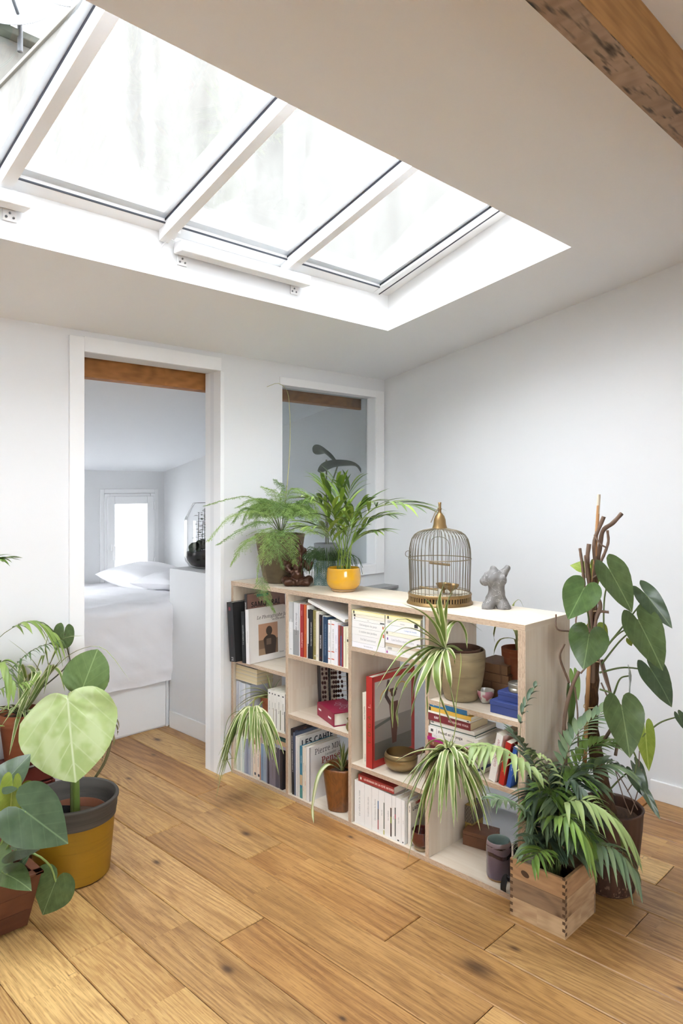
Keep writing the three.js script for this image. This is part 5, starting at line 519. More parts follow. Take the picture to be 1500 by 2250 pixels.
// ---- alocasia behind the inner window
{
  const t = thing('alocasia', 'dark alocasia with two leaves, behind the inner window glass', 'plant', [-3.36, 1.073, -3.272]); t.position.y = 0.9955; const y0 = t.position.y; mesh('pot', lathe([[0, 0], [0.06, 0], [0.066, 0.01], [0.08, 0.14], [0.076, 0.142], [0.07, 0.12], [0, 0.118]], 36), mat('#8d8d8b', 0.6), t); soil(0.072, 0.12, t);
  const m = phys('#7d8a78', 0.5, { map: earMap, transmission: 0.1, thickness: 0 }), s = mat('#6c6a4c', 0.6), A = [-3.36, 1.685, -3.276], B = [-3.32, 1.65, -3.342]; mesh('petiole', tube([[0, 0.1, 0], rel(t, [-3.36, 1.387, -3.276]), rel(t, A)], 0.006, 14, 7), s, t); mesh('petiole', tube([[0.02, 0.1, 0], rel(t, [-3.34, 1.446, -3.278]), rel(t, B)], 0.005, 14, 7), s, t);
  const lf = (p, w, up) => mesh('leaf', blade(p.map((q) => rel(t, q)), (k) => w * Math.pow(Math.sin(Math.PI * Math.pow(k * 0.96 + 0.03, 0.8)), 0.7), { seg: 16, across: 3, cup: 0.25, up }), m, t);
  lf([[-3.3, 1.716, -3.113], [-3.33, 1.74, -3.19], [-3.36, 1.71, -3.297], [-3.36, 1.667, -3.378]], 0.05, [0.9, 0.9, 0.3]); lf([[-3.3, 1.599, -3.153], [-3.32, 1.642, -3.258], [-3.3, 1.656, -3.364], [-3.28, 1.646, -3.474], [-3.26, 1.582, -3.524]], 0.045, [0.55, 1, 0.2]);
}
// ---- spider plants in the bookcase
const terra = (seed) => mat('#ffffff', 0.85, { map: bandTex([158, 92, 62], [138, 76, 50], [176, 124, 96], seed, 2) });
const terraPot = (r0, r1, h, rim) => lathe([[0, 0], [r0, 0], [r0 + 0.002, 0.004], [r1 - 0.004, h - rim], [r1 + 0.003, h - rim + 0.002], [r1 + 0.005, h - 0.002], [r1 + 0.002, h], [r1 - 0.003, h], [r1 - 0.006, h - rim], [r0 - 0.002, 0.02], [0, 0.018]], 40);
{
  const t = thing('spider_plant', 'spider plant hanging out of a small terracotta pot, first bay', 'plant', [-2.805, 0.3025, -2.352]), R = rng(31); mesh('terracotta_pot', terraPot(0.042, 0.057, 0.14, 0.03), terra(3), t); soil(0.05, 0.12, t);
  const c1 = [0, 0.14, 0.01]; plantlet(t, c1, R, [[-0.9, 0.55, 0.2, 0.2, 0.55], [-0.8, 0.75, 0.3, 0.22, 0.5], [-0.9, 0.2, 0.35, 0.2, 0.5], [-0.7, 0.35, 0.6, 0.2, 0.75], [-0.2, 1.2, 0.1, 0.13, 0.1, 0.009], [0.0, 1.2, 0.0, 0.12, 0.05], [0.5, 1.0, 0.0, 0.12, 0.15], [0.7, 0.6, 0.1, 0.1, 0.4], [0.35, 0.1, 0.6, 0.1, 0.8], [-0.5, 0.9, 0.1, 0.12, 0.2], [-0.95, 0.35, 0.1, 0.21, 0.7], [-0.6, -0.1, 0.6, 0.14, 0.7]]);
  const c2 = rel(t, [-2.7, 0.443, -2.141]); mesh('runner', tube([[-0.01, 0.135, 0.03], rel(t, [-2.756, 0.469, -2.199]), c2], 0.004, 10, 6), mat('#8a8a50', 0.7), t);
  for (let i = 0; i < 44; i++) { const a = -1.5 + 3.0 * (i / 43), dn = 0.25 + R() * 0.35; spiderLeaf(t, c2, dir(Math.sin(a) * 0.62, 0.55 - Math.abs(Math.sin(a)) * 0.15 - R() * 0.5, 0.25 + R() * 0.3), 0.12 + R() * 0.09, 1.1 + R() * 0.8, 0.011 + R() * 0.004); }
  for (let i = 0; i < 7; i++) spiderLeaf(t, c2, dir(-0.9 + R() * 0.3, 0.3 + R() * 0.3, 0.2), 0.11 + R() * 0.06, 1.4, 0.009);
  const c3 = rel(t, [-2.738, 0.218, -2.02]), ru = rel(t, [-2.749, 0.318, -2.009]); mesh('runner', tube([c2, rel(t, [-2.757, 0.423, -2.057]), ru, c3], 0.0014, 16, 4), stemM, t); plantlet(t, c3, R, [[-0.8, 0.3, 0.1, 0.04, 0.4, 0.003], [0.6, 0.5, 0.1, 0.05, 0.4, 0.003], [0, 1, 0.1, 0.05, 0.1, 0.003], [-0.2, -0.8, 0.2, 0.05, 0.3, 0.003], [0.3, -0.5, 0.2, 0.05, 0.3, 0.003]]); plantlet(t, rel(t, [-2.748, 0.286, -2.011]), R, [[0.5, -0.4, 0.1, 0.05, 0.4, 0.003], [0.3, 0.7, 0.1, 0.04, 0.3, 0.003], [-0.4, -0.4, 0.2, 0.04, 0.3, 0.003]]);
}
{
  const t = thing('spider_plant', 'spider plant with one long drooping leaf in a brown square pot, second bay', 'plant', [-2.325, 0.0205, -2.352], 0.5), R = rng(41); const pr = (s, y) => { const q = []; for (let i = 0; i < 40; i++) { const a = i / 40 * 6.283, c = Math.cos(a), n = Math.sin(a), e = 3.2, k = Math.pow(Math.pow(Math.abs(c), e) + Math.pow(Math.abs(n), e), -1 / e); q.push([c * k * s, y, n * k * s]); } return q; };
  const rings = [[0.046, 0], [0.05, 0.004], [0.062, 0.1], [0.073, 0.185], [0.074, 0.195], [0.07, 0.198], [0.066, 0.192], [0.063, 0.15]].map(([s, y]) => pr(s, y)), pos = [], idx = []; for (const r of rings) for (const p of [...r, r[0]]) pos.push(...p); for (let i = 0; i < rings.length - 1; i++) for (let j = 0; j < 40; j++) { const a = i * 41 + j, b = a + 41; idx.push(a, b, a + 1, a + 1, b, b + 1); } const g = new THREE.BufferGeometry(); g.setAttribute('position', new THREE.Float32BufferAttribute(pos, 3)); g.setIndex(idx); g.computeVertexNormals(); const wm = g.attributes.position, uv = new Float32Array(wm.count * 2); for (let i = 0; i < wm.count; i++) { uv[2 * i] = wm.getY(i) * 3; uv[2 * i + 1] = Math.atan2(wm.getX(i), wm.getZ(i)) * 0.3; } g.setAttribute('uv', new THREE.BufferAttribute(uv, 2)); mesh('glazed_pot', g, phys('#ffffff', 0.3, { map: beamTex(44, [134, 82, 40], [92, 54, 28]), clearcoat: 0.5 }), t); mesh('base', lathe([[0, 0.001], [0.05, 0.001], [0.05, 0.004], [0, 0.004]], 24), barkM, t); soil(0.062, 0.165, t); const c = [0.01, 0.165, -0.01]; t.updateMatrixWorld();
  const o = (r, u, f) => { const v = V(dir(r, u, f)).applyAxisAngle(V(0, 1, 0), -0.5); return [v.x, v.y, v.z]; };
  for (const [r, u, f, l, s, w] of [[0.05, 1.2, 0.0, 0.15, 0.05, 0.014], [0.25, 1.1, 0.1, 0.16, 0.1, 0.012], [-0.1, 1.2, -0.1, 0.15, 0.1, 0.012], [0.3, 1.1, -0.2, 0.15, 0.12, 0.011], [-0.45, 0.9, 0, 0.12, 0.5, 0.008], [-0.3, 1.1, 0.2, 0.13, 0.2, 0.009], [0.45, 0.9, 0.3, 0.14, 0.2, 0.009], [0.1, 1.3, 0.2, 0.15, 0.05, 0.01]]) spiderLeaf(t, c, o(r, u, f), l, s, w);
  mesh('leaf', blade([c, [-0.035, 0.215, 0.055], [-0.062, 0.19, 0.1], [-0.08, 0.1, 0.128], [-0.085, 0.02, 0.14], [-0.075, -0.012, 0.155]], strap(0.012), { seg: 16, across: 1, cup: 0.4 }), phys('#ffffff', 0.5, { map: tex(64, 16, (x) => mixc([226, 226, 190], [132, 156, 76], smooth(0.3, 0.9, Math.abs(x / 63 * 2 - 1)))), ...leafTr }), t);
}
{
  const t = thing('spider_plant', 'large spider plant in a striped stoneware pot with trailing plantlet, fourth bay', 'plant', [-1.67, 0.6555, -2.385]), R = rng(51); mesh('stoneware_pot', lathe([[0, 0], [0.06, 0], [0.068, 0.006], [0.082, 0.06], [0.092, 0.12], [0.096, 0.17], [0.094, 0.195], [0.09, 0.2], [0.086, 0.196], [0.088, 0.17], [0.084, 0.14], [0, 0.13]], 56), mat('#ffffff', 0.6, { map: bandTex([140, 124, 96], [176, 158, 120], [108, 98, 76], 7, 7) }), t);
  mesh('nursery_pot', lathe([[0.07, 0.13], [0.076, 0.2], [0.078, 0.205], [0.074, 0.206], [0.07, 0.18], [0.068, 0.14]], 40), mat('#5b4032', 0.8), t); soil(0.072, 0.185, t);
  const c = rel(t, [-1.642, 0.885, -2.229]), L = (p, w = 0.011) => mesh('leaf', blade([c, ...p.map((q) => rel(t, q))], strap(w), { seg: 14, across: 1, cup: 0.45, twist: 0.2 }), spiderM, t); mesh('runner', tube([[0.02, 0.19, 0.02], [0, 0.215, 0.05], c], 0.006, 10, 6), mat('#8d9a58', 0.6), t);
  [[[[-1.621, 0.98, -2.192], [-1.616, 1.077, -2.169], [-1.589, 1.158, -2.168]], 0.013], [[[-1.614, 1.005, -2.2], [-1.593, 1.077, -2.192], [-1.561, 1.143, -2.196]], 0.009], [[[-1.636, 0.997, -2.178], [-1.642, 1.06, -2.144], [-1.648, 1.094, -2.11]], 0.011], [[[-1.642, 0.98, -2.172], [-1.654, 1.038, -2.104], [-1.679, 1.077, -2.024]], 0.011], [[[-1.633, 0.984, -2.209], [-1.636, 1.04, -2.178], [-1.635, 1.077, -2.179]], 0.007], [[[-1.654, 0.961, -2.132], [-1.67, 1.024, -2.005], [-1.698, 0.986, -1.949], [-1.704, 0.917, -1.914], [-1.717, 0.893, -1.902]], 0.007], [[[-1.66, 0.954, -2.126], [-1.671, 0.987, -2.032], [-1.693, 0.971, -1.981]], 0.006], [[[-1.648, 0.911, -2.11], [-1.644, 0.901, -1.974], [-1.66, 0.857, -1.93], [-1.68, 0.79, -1.882]], 0.008], [[[-1.636, 0.903, -2.122], [-1.639, 0.871, -2.006], [-1.656, 0.808, -1.933], [-1.678, 0.718, -1.884]], 0.010], [[[-1.63, 0.898, -2.128], [-1.628, 0.855, -2.018], [-1.643, 0.792, -1.947], [-1.652, 0.712, -1.938], [-1.658, 0.644, -1.946]], 0.011], [[[-1.624, 0.886, -2.134], [-1.61, 0.847, -2.035], [-1.62, 0.792, -1.97], [-1.64, 0.695, -1.949], [-1.644, 0.647, -1.959]], 0.011], [[[-1.606, 0.882, -2.124], [-1.58, 0.836, -2.037], [-1.585, 0.763, -1.99], [-1.605, 0.687, -1.984]], 0.016], [[[-1.594, 0.882, -2.136], [-1.553, 0.836, -2.063], [-1.533, 0.76, -2.055], [-1.522, 0.673, -2.094], [-1.507, 0.624, -2.136]], 0.015], [[[-1.578, 0.882, -2.151], [-1.528, 0.833, -2.102], [-1.516, 0.77, -2.099], [-1.513, 0.666, -2.131]], 0.012], [[[-1.59, 0.89, -2.195], [-1.567, 0.869, -2.19], [-1.565, 0.843, -2.192]], 0.009], [[[-1.654, 0.932, -2.132], [-1.652, 0.933, -2.022], [-1.656, 0.901, -1.962]], 0.010], [[[-1.624, 0.874, -2.106], [-1.616, 0.814, -2.029], [-1.615, 0.738, -2.002]], 0.009], [[[-1.624, 0.86, -2.134], [-1.599, 0.776, -2.074], [-1.601, 0.668, -2.072]], 0.009], [[[-1.653, 0.946, -2.274], [-1.639, 0.976, -2.315], [-1.606, 0.938, -2.319], [-1.59, 0.88, -2.308]], 0.011], [[[-1.665, 0.934, -2.29], [-1.682, 0.965, -2.329], [-1.654, 0.958, -2.413], [-1.626, 0.917, -2.469]], 0.009]].forEach(([p, w]) => L(p, w));
  const b = rel(t, [-1.486, 0.573, -2.045]); mesh('runner', tube([c, rel(t, [-1.552, 0.798, -2.093]), rel(t, [-1.52, 0.686, -2.04]), b], 0.0016, 20, 5), mat('#8f9a50', 0.6), t); mesh('runner', tube([[0.03, 0.2, 0.05], rel(t, [-1.526, 0.837, -2.174]), rel(t, [-1.502, 0.738, -2.113]), rel(t, [-1.481, 0.654, -2.078]), b], 0.0016, 24, 5), mat('#8f9a50', 0.6), t);
  for (let i = 0; i < 76; i++) { const a = i * 2.399, k = R(); spiderLeaf(t, [b[0] + (R() - 0.5) * 0.02, b[1] + (R() - 0.5) * 0.03, b[2] + (R() - 0.5) * 0.02], dir(Math.cos(a) * 0.72, 0.55 - R() * 0.75, Math.sin(a) * 0.35 + 0.15), 0.08 + k * 0.1, 1.0 + R() * 0.9, 0.0085 + R() * 0.004); }
  plantlet(t, b, R, [[-0.95, 0.35, 0.1, 0.2, 0.45], [-0.9, 0.1, 0.2, 0.18, 0.7], [0.9, 0.3, 0.1, 0.1, 0.6], [0.2, 1.1, 0.1, 0.07, 0.1, 0.005], [-0.2, 1.1, 0.1, 0.06, 0.1, 0.005], [0.4, 0.9, 0.1, 0.06, 0.1, 0.005]]);
}
{
  const t = thing('potted_spider_plant', 'terracotta pot with a few dry spider leaves on the old leather books', 'plant', [-1.5125, 0.7245, -2.545]), R = rng(61); mesh('terracotta_pot', terraPot(0.04, 0.058, 0.135, 0.036), terra(9), t); soil(0.05, 0.115, t);
  for (const [p, w] of [[[[-1.56, 0.875, -2.603], [-1.584, 0.88, -2.538], [-1.589, 0.849, -2.505], [-1.595, 0.793, -2.498]], 0.006], [[[-1.573, 0.897, -2.633], [-1.607, 0.922, -2.627], [-1.645, 0.937, -2.618], [-1.648, 0.884, -2.587], [-1.646, 0.851, -2.589]], 0.006], [[[-1.58, 0.912, -2.654], [-1.616, 0.999, -2.689], [-1.599, 1.023, -2.705], [-1.585, 0.99, -2.719]], 0.006]]) mesh('leaf', blade([[0, 0.12, 0], ...p.map((q) => rel(t, q))], strap(w), { seg: 14, across: 1, cup: 0.4 }), w > 0.005 ? green('#8a9148', 0.6) : spiderM, t);
}

// ---- parlour palm in the wooden crate
{
  const t = thing('wooden_crate', 'square wooden crate with finger joints, at the end of the bookcase', 'crate', [-1.2375, 0, -2.3215]), slat = (s) => mat('#ffffff', 0.65, { map: s }), maps = [beamTex(71, [190, 152, 112], [144, 108, 76]), beamTex(73, [150, 122, 94], [94, 74, 58]), beamTex(75, [204, 174, 136], [150, 118, 86])].map(slat), X = 0.1045, Z = 0.1115, ht = 0.0667, T = 0.011;
  for (let i = 0; i < 3; i++) { const y = i * ht + 0.0003, y1 = y + ht - 0.0008, m = (k) => maps[[2, 1, 0][(i + k) % 3]]; const uvs = (g) => { const u = g.attributes.uv; for (let q = 0; q < u.count; q++) u.setXY(q, u.getX(q) * 1.0 + i * 0.37, u.getY(q) * 2 + i * 0.3); return g; };
    mesh('slat', uvs(rbx(-X, y, Z - T, X, y1, Z, 0.0012)), m(0), t); mesh('slat', uvs(rbx(-X, y, -Z, X, y1, -Z + T, 0.0012)), m(1), t); mesh('slat', uvs(rbx(X - T, y, -Z + T, X, y1, Z - T, 0.0012)), m(i === 1 ? 2 : 0), t); mesh('slat', uvs(rbx(-X, y, -Z + T, -X + T, y1, Z - T, 0.0012)), m(2), t); }
  const fj = mat('#5d4632', 0.8), end = []; for (let k = 0; k < 8; k++) { const y = 0.012 + k * 0.0245; for (const [x, z] of [[X, Z - T / 2], [-X + T / 2, Z]]) mesh('finger_joint', z === Z ? rbx(x - T / 2, y, z - 0.001, x + T / 2, y + 0.0105, z + 0.0006, 0.0003) : rbx(x - 0.001, y, z - T / 2, x + 0.0006, y + 0.0105, z + T / 2, 0.0003), fj, t); mesh('finger_joint', rbx(X - T, y + 0.012, Z - 0.001, X - 0.0005, y + 0.0222, Z + 0.0006, 0.0003), fj, t); }
  mesh('bottom', bx(-X + T, 0.002, -Z + T, X - T, 0.01, Z - T), maps[1], t); mesh('knot', new THREE.CircleGeometry(0.013, 24).scale(1.25, 0.8, 1).rotateZ(-0.3).translate(-0.045, 0.163, Z + 0.0004), mat('#4a3423', 0.8), t);
  const p = thing('parlour_palm', 'bushy parlour palm growing out of the wooden crate', 'plant', [-1.24, 0.0105, -2.32]); mesh('nursery_pot', lathe([[0, 0], [0.065, 0], [0.07, 0.006], [0.082, 0.125], [0.085, 0.13], [0.08, 0.131], [0.076, 0.11], [0, 0.108]], 36), mat('#6d4230', 0.7), p); soil(0.077, 0.115, p);
  const A = [green('#98ab6a'), green('#a4b576'), green('#8ca162')], B = [green('#7a916c'), green('#6f8666'), green('#889c74')], C = [green('#7a9a46'), green('#88a64e'), green('#6c8c42')], D = [green('#566b50'), green('#4c6048')], R = rng(91);
  const rt = () => [(R() - 0.5) * 0.06, 0.115, (R() - 0.5) * 0.06], F = (pts, o) => palmFrond(p, [rt(), ...pts.map((q) => rel(p, q))], { n: 12, ...o });
  F([[-1.238, 0.367, -2.261], [-1.235, 0.494, -2.208], [-1.248, 0.598, -2.111], [-1.285, 0.652, -2.018], [-1.321, 0.662, -1.954]], { n: 12, len: 0.092, w: 0.011, ms: A, start: 0.45, hang: 0.75, seed: 1 });
  F([[-1.214, 0.374, -2.312], [-1.213, 0.509, -2.342], [-1.182, 0.631, -2.4], [-1.127, 0.702, -2.482]], { n: 12, len: 0.1, w: 0.011, ms: B, start: 0.5, hang: 0.25, seed: 2 });
  F([[-1.195, 0.361, -2.275], [-1.159, 0.433, -2.254], [-1.086, 0.458, -2.27], [-1.012, 0.407, -2.314], [-0.986, 0.347, -2.341]], { n: 14, len: 0.11, w: 0.009, ms: A, start: 0.4, hang: 0.6, seed: 3 });
  F([[-1.185, 0.323, -2.257], [-1.166, 0.396, -2.22], [-1.114, 0.407, -2.214], [-1.068, 0.342, -2.232]], { n: 11, len: 0.105, w: 0.008, ms: C, start: 0.4, hang: 0.75, seed: 4 });
  F([[-1.311, 0.406, -2.217], [-1.308, 0.565, -2.22], [-1.303, 0.708, -2.225], [-1.268, 0.81, -2.26]], { n: 6, len: 0.06, w: 0.006, ms: D, start: 0.66, hang: 0.3, seed: 5, r: 0.0016 });
  F([[-1.248, 0.342, -2.279], [-1.26, 0.469, -2.268], [-1.272, 0.572, -2.227], [-1.301, 0.655, -2.171]], { n: 12, len: 0.085, w: 0.009, ms: D, start: 0.45, hang: 0.2, seed: 6 });
  F([[-1.195, 0.349, -2.359], [-1.17, 0.469, -2.412], [-1.113, 0.518, -2.468], [-1.067, 0.501, -2.513]], { n: 14, len: 0.1, w: 0.01, ms: B, start: 0.4, hang: 0.35, seed: 7 });
  F([[-1.265, 0.295, -2.262], [-1.278, 0.392, -2.193], [-1.302, 0.444, -2.114], [-1.321, 0.454, -2.067]], { n: 10, len: 0.07, w: 0.006, ms: B, start: 0.45, hang: 0.4, seed: 8 });
  F([[-1.245, 0.267, -2.226], [-1.241, 0.325, -2.173], [-1.239, 0.34, -2.119]], { n: 9, len: 0.04, w: 0.0055, ms: D, start: 0.3, hang: 0.5, seed: 9 });
  F([[-1.208, 0.272, -2.206], [-1.202, 0.289, -2.156], [-1.207, 0.272, -2.123]], { n: 9, len: 0.075, w: 0.006, ms: C, start: 0.2, hang: 0.4, seed: 10 });
  F([[-1.145, 0.298, -2.325], [-1.073, 0.305, -2.311], [-1.012, 0.309, -2.314], [-0.959, 0.25, -2.339]], { n: 10, len: 0.085, w: 0.008, ms: B, start: 0.35, hang: 0.85, seed: 11 });
  F([[-1.216, 0.356, -2.366], [-1.212, 0.469, -2.426], [-1.174, 0.561, -2.492], [-1.115, 0.577, -2.55]], { n: 14, len: 0.1, w: 0.01, ms: C, start: 0.4, hang: 0.3, seed: 12, split: false });
  F([[-1.241, 0.365, -2.314], [-1.237, 0.485, -2.29], [-1.234, 0.564, -2.237], [-1.237, 0.595, -2.206]], { n: 8, len: 0.07, w: 0.009, ms: A, start: 0.4, hang: 0.5, seed: 13, split: false });
  for (let i = 0; i < 30; i++) { const a = i * 2.399, l = (0.1 + R() * 0.14) * (Math.cos(a) < -0.1 ? 0.45 : 1), h = 0.08 + R() * 0.3, d = dir(Math.cos(a), 0, Math.sin(a) * 0.7); palmFrond(p, [rt(), [d[0] * l * 0.25, 0.13 + h * 0.6, d[2] * l * 0.25], [d[0] * l * 0.6, 0.13 + h * 0.95, d[2] * l * 0.6], [d[0] * l, 0.13 + h * 0.9, d[2] * l]], { n: 11, len: 0.095, w: 0.009, ms: i % 3 ? B : i % 2 ? D : C, start: 0.4, hang: 0.45, seed: 20 + i, split: false }); }
}
// ---- philodendron on a moss pole
{
  const t = thing('climbing_philodendron', 'tall philodendron climbing a moss pole in a ribbed brown pot', 'plant', [-1.165, 0, -2.625]), R = rng(101);
  const pm = tex(256, 256, (x, y) => { const v = y / 256, s = vn(x / 256 * 48, y / 60, 3, 48), n = fbm(x / 5, y / 5, 7, 3); let c = mixc([86, 60, 46], [62, 42, 34], s); return n > 0.62 && v < 0.22 ? mixc(c, [196, 168, 140], clamp((0.22 - v) * 8) * (hash(x >> 1, y >> 1, 2) > 0.5 ? 0.8 : 0)) : c; });
  const prof = [[0.08, 0], [0.086, 0.01], [0.1, 0.12], [0.112, 0.24], [0.117, 0.3], [0.12, 0.305], [0.115, 0.31], [0.108, 0.3], [0.104, 0.25]]; const g = lathe(prof, 72), q = g.attributes.position; for (let i = 0; i < q.count; i++) { const x = q.getX(i), z = q.getZ(i), y = q.getY(i), a = Math.atan2(z, x), k = 1 + (y > 0.01 && y < 0.3 ? 0.012 * Math.cos(a * 24) : 0); q.setXYZ(i, x * k, y, z * k); } g.computeVertexNormals(); mesh('ribbed_pot', g, mat('#ffffff', 0.55, { map: pm }), t); mesh('pot_base', lathe([[0, 0.001], [0.08, 0.001], [0.08, 0.005], [0, 0.005]], 30), barkM, t); soil(0.107, 0.27, t);
  const mm = tex(128, 128, (x, y) => { const n = fbm(x / 4, y / 9, 6, 4); return mixc([58, 40, 28], [110, 82, 56], n); }); mm.repeat.set(2, 6); const P = (a) => a.map((p) => rel(t, p));
  const pole = tube([[0, 0.27, 0], ...P([[-1.21, 0.6, -2.568], [-1.208, 0.804, -2.571], [-1.207, 0.941, -2.572]])], (k) => 0.026 - k * 0.004 + 0.002 * Math.sin(k * 60), 30, 14); mesh('moss_pole', pole, mat('#ffffff', 1, { map: mm, bumpMap: mm, bumpScale: 0.02 }), t);
  mesh('bamboo_stake', tube(P([[-1.222, 0.437, -2.529], [-1.207, 0.778, -2.53], [-1.197, 1.065, -2.54], [-1.185, 1.318, -2.551], [-1.178, 1.475, -2.558]]), (k) => 0.0085 - k * 0.0025, 24, 8), mat('#b98a5c', 0.6), t); mesh('stake_tip', tube(P([[-1.184, 1.338, -2.553], [-1.178, 1.476, -2.558]]), 0.0064, 2, 8), mat('#d9cdb8', 0.6), t);
  const stems = [[[[-1.201, 0.776, -2.549], [-1.19, 0.981, -2.547], [-1.187, 1.2, -2.549], [-1.19, 1.301, -2.547], [-1.161, 1.394, -2.561]], 0.0085], [[[-1.192, 1.182, -2.559], [-1.18, 1.283, -2.571], [-1.171, 1.343, -2.579], [-1.147, 1.368, -2.603], [-1.122, 1.405, -2.627]], 0.0085], [[[-1.197, 0.916, -2.525], [-1.197, 1.117, -2.525], [-1.204, 1.235, -2.518], [-1.2, 1.293, -2.523]], 0.009], [[[-1.212, 1.117, -2.511], [-1.216, 1.201, -2.506], [-1.224, 1.277, -2.499]], 0.006], [[[-1.178, 1.201, -2.544], [-1.152, 1.269, -2.556], [-1.145, 1.303, -2.563], [-1.147, 1.344, -2.56]], 0.0055], [[[-1.183, 1.016, -2.539], [-1.166, 1.068, -2.542], [-1.185, 1.117, -2.537], [-1.183, 1.218, -2.539]], 0.008], [[[-1.181, 0.985, -2.527], [-1.169, 1.043, -2.539], [-1.139, 1.045, -2.554]], 0.006], [[[-1.216, 1.1, -2.506], [-1.226, 1.176, -2.497]], 0.006], [[[-1.169, 0.537, -2.525], [-1.133, 0.647, -2.589], [-1.145, 0.748, -2.577], [-1.171, 0.863, -2.566]], 0.006], [[[-1.243, 0.494, -2.424], [-1.245, 0.66, -2.422], [-1.231, 0.773, -2.45], [-1.217, 0.828, -2.478]], 0.0075], [[[-1.238, 0.789, -2.443], [-1.257, 0.891, -2.41], [-1.245, 0.933, -2.422]], 0.004], [[[-1.219, 0.776, -2.448], [-1.212, 0.693, -2.455], [-1.21, 0.561, -2.457]], 0.003], [[[-1.208, 0.823, -2.472], [-1.163, 0.891, -2.503], [-1.155, 0.908, -2.51]], 0.003], [[[-1.124, 0.687, -2.569], [-1.114, 0.603, -2.579], [-1.122, 0.52, -2.572]], 0.0065]];
  for (const [p, r] of stems) mesh('stem', tube(P(p), (k) => r * (1.1 - k * 0.2) * (1 + 0.06 * Math.sin(k * 40)), 26, 8), barkM, t);
  for (const p of [[[-1.192, 0.966, -2.53], [-1.224, 0.983, -2.415], [-1.237, 1.002, -2.346], [-1.238, 1.051, -2.345]], [[-1.183, 0.916, -2.539], [-1.136, 0.753, -2.558], [-1.089, 0.693, -2.575]], [[-1.168, 0.781, -2.554], [-1.13, 0.687, -2.563], [-1.115, 0.594, -2.55]], [[-1.202, 1.222, -2.506], [-1.202, 1.253, -2.492], [-1.198, 1.17, -2.497]], [[-1.182, 1.328, -2.526], [-1.162, 1.295, -2.532], [-1.147, 1.282, -2.547]], [[-1.186, 1.169, -2.523], [-1.162, 1.19, -2.532], [-1.143, 1.216, -2.536]], [[-1.212, 1.048, -2.455], [-1.216, 1.015, -2.451], [-1.212, 0.974, -2.455]]]) mesh('aerial_root', tube(P(p), 0.0032, 18, 5), twigM, t);
  for (const [a, b] of [[1272, 1342], [1285, 1452], [1290, 1552]]) mesh('raffia_tie', tube(Array.from({ length: 10 }, (_, i) => { const k = i / 10 * 6.283, c = rel(t, [-1.203, 0.859, -2.555]); const y = 1.5 - (b - 1072) / 1572 * 2.665; return [c[0] + Math.cos(k) * 0.03, y + 0.004 * Math.sin(k * 2), c[2] + Math.sin(k) * 0.03]; }), 0.0022, 30, 5, true), mat('#cbb48c', 0.8), t);
  const cam = [0.7, 0.35, 0.72], Lf = (m, P0, T0, N, o, pet) => { mesh('leaf', inThing(t, heartLeaf(P0, T0, N, o)), m, t); if (pet) mesh('petiole', tube([...pet, P0].map((q) => rel(t, q)), (k) => 0.0038 - k * 0.0012, 14, 6), petioleM, t); };
  Lf(heartM, [-1.116, 1.195, -2.521], [-1.041, 1.059, -2.538], [0.75, 0.45, 0.45], { w: 0.78, droop: 0.06 }, [[-1.152, 0.903, -2.541], [-1.15, 1.103, -2.544]]);
  Lf(phys('#e2f0de', 0.28, { map: heartMap, transmission: 0.1, thickness: 0 }), [-1.152, 1.141, -2.374], [-1.169, 1.049, -2.3], [0.5, 0.8, 0.55], { w: 0.95, droop: 0.05 }, [[-1.188, 0.987, -2.506], [-1.17, 1.08, -2.44]]);
  Lf(phys('#e6f2e2', 0.26, { map: heartMap, transmission: 0.1, thickness: 0 }), [-1.128, 0.983, -2.369], [-1.122, 0.881, -2.319], [0.6, 0.65, 0.6], { w: 1.06, droop: 0.06, fold: 0.08 }, [[-1.186, 0.853, -2.508], [-1.161, 0.925, -2.449]]);
  Lf(darkHeartM, [-1.032, 1.108, -2.632], [-0.947, 0.998, -2.659], [0.2, 0.7, 0.8], { w: 0.5, droop: 0.12 }, [[-1.173, 0.882, -2.549], [-1.098, 1.0, -2.595]]);
  Lf(heartM, [-1.032, 1.01, -2.576], [-0.949, 0.862, -2.573], [0.75, 0.45, 0.5], { w: 0.82, droop: 0.05 }, [[-1.171, 0.882, -2.551], [-1.101, 0.974, -2.564]]);
  Lf(darkHeartM, [-1.045, 1.004, -2.619], [-1.105, 1.028, -2.588], [0.3, 1, 0.2], { w: 0.6, droop: 0.1 }, [[-1.168, 0.848, -2.554], [-1.1, 0.953, -2.593]]);
  Lf(darkHeartM, [-1.011, 0.84, -2.624], [-0.936, 0.723, -2.641], [0.6, 0.6, 0.55], { w: 0.7, droop: 0.15 }, [[-1.173, 0.818, -2.549], [-1.1, 0.842, -2.593]]);
  Lf(darkHeartM, [-1.078, 0.817, -2.587], [-1.065, 0.717, -2.571], [0.9, 0.2, -0.3], { w: 0.55, droop: 0.1 }, [[-1.126, 0.745, -2.567], [-1.099, 0.809, -2.566]]);
  Lf(heartM, [-1.045, 0.727, -2.451], [-0.999, 0.586, -2.412], [0.75, 0.45, 0.55], { w: 0.86, droop: 0.05 }, [[-1.162, 0.762, -2.532], [-1.104, 0.762, -2.505]]);
  Lf(limeHeartM, [-1.027, 0.615, -2.608], [-1.012, 0.482, -2.595], [0.2, 0.3, 0.9], { w: 0.42, droop: 0.1 }, [[-1.122, 0.55, -2.572], [-1.068, 0.561, -2.596]]);
  Lf(darkHeartM, [-1.047, 0.474, -2.561], [-1.0, 0.404, -2.551], [0.3, 0.8, 0.6], { w: 0.6, droop: 0.1 }, [[-1.066, 0.568, -2.57], [-1.051, 0.522, -2.585]]);
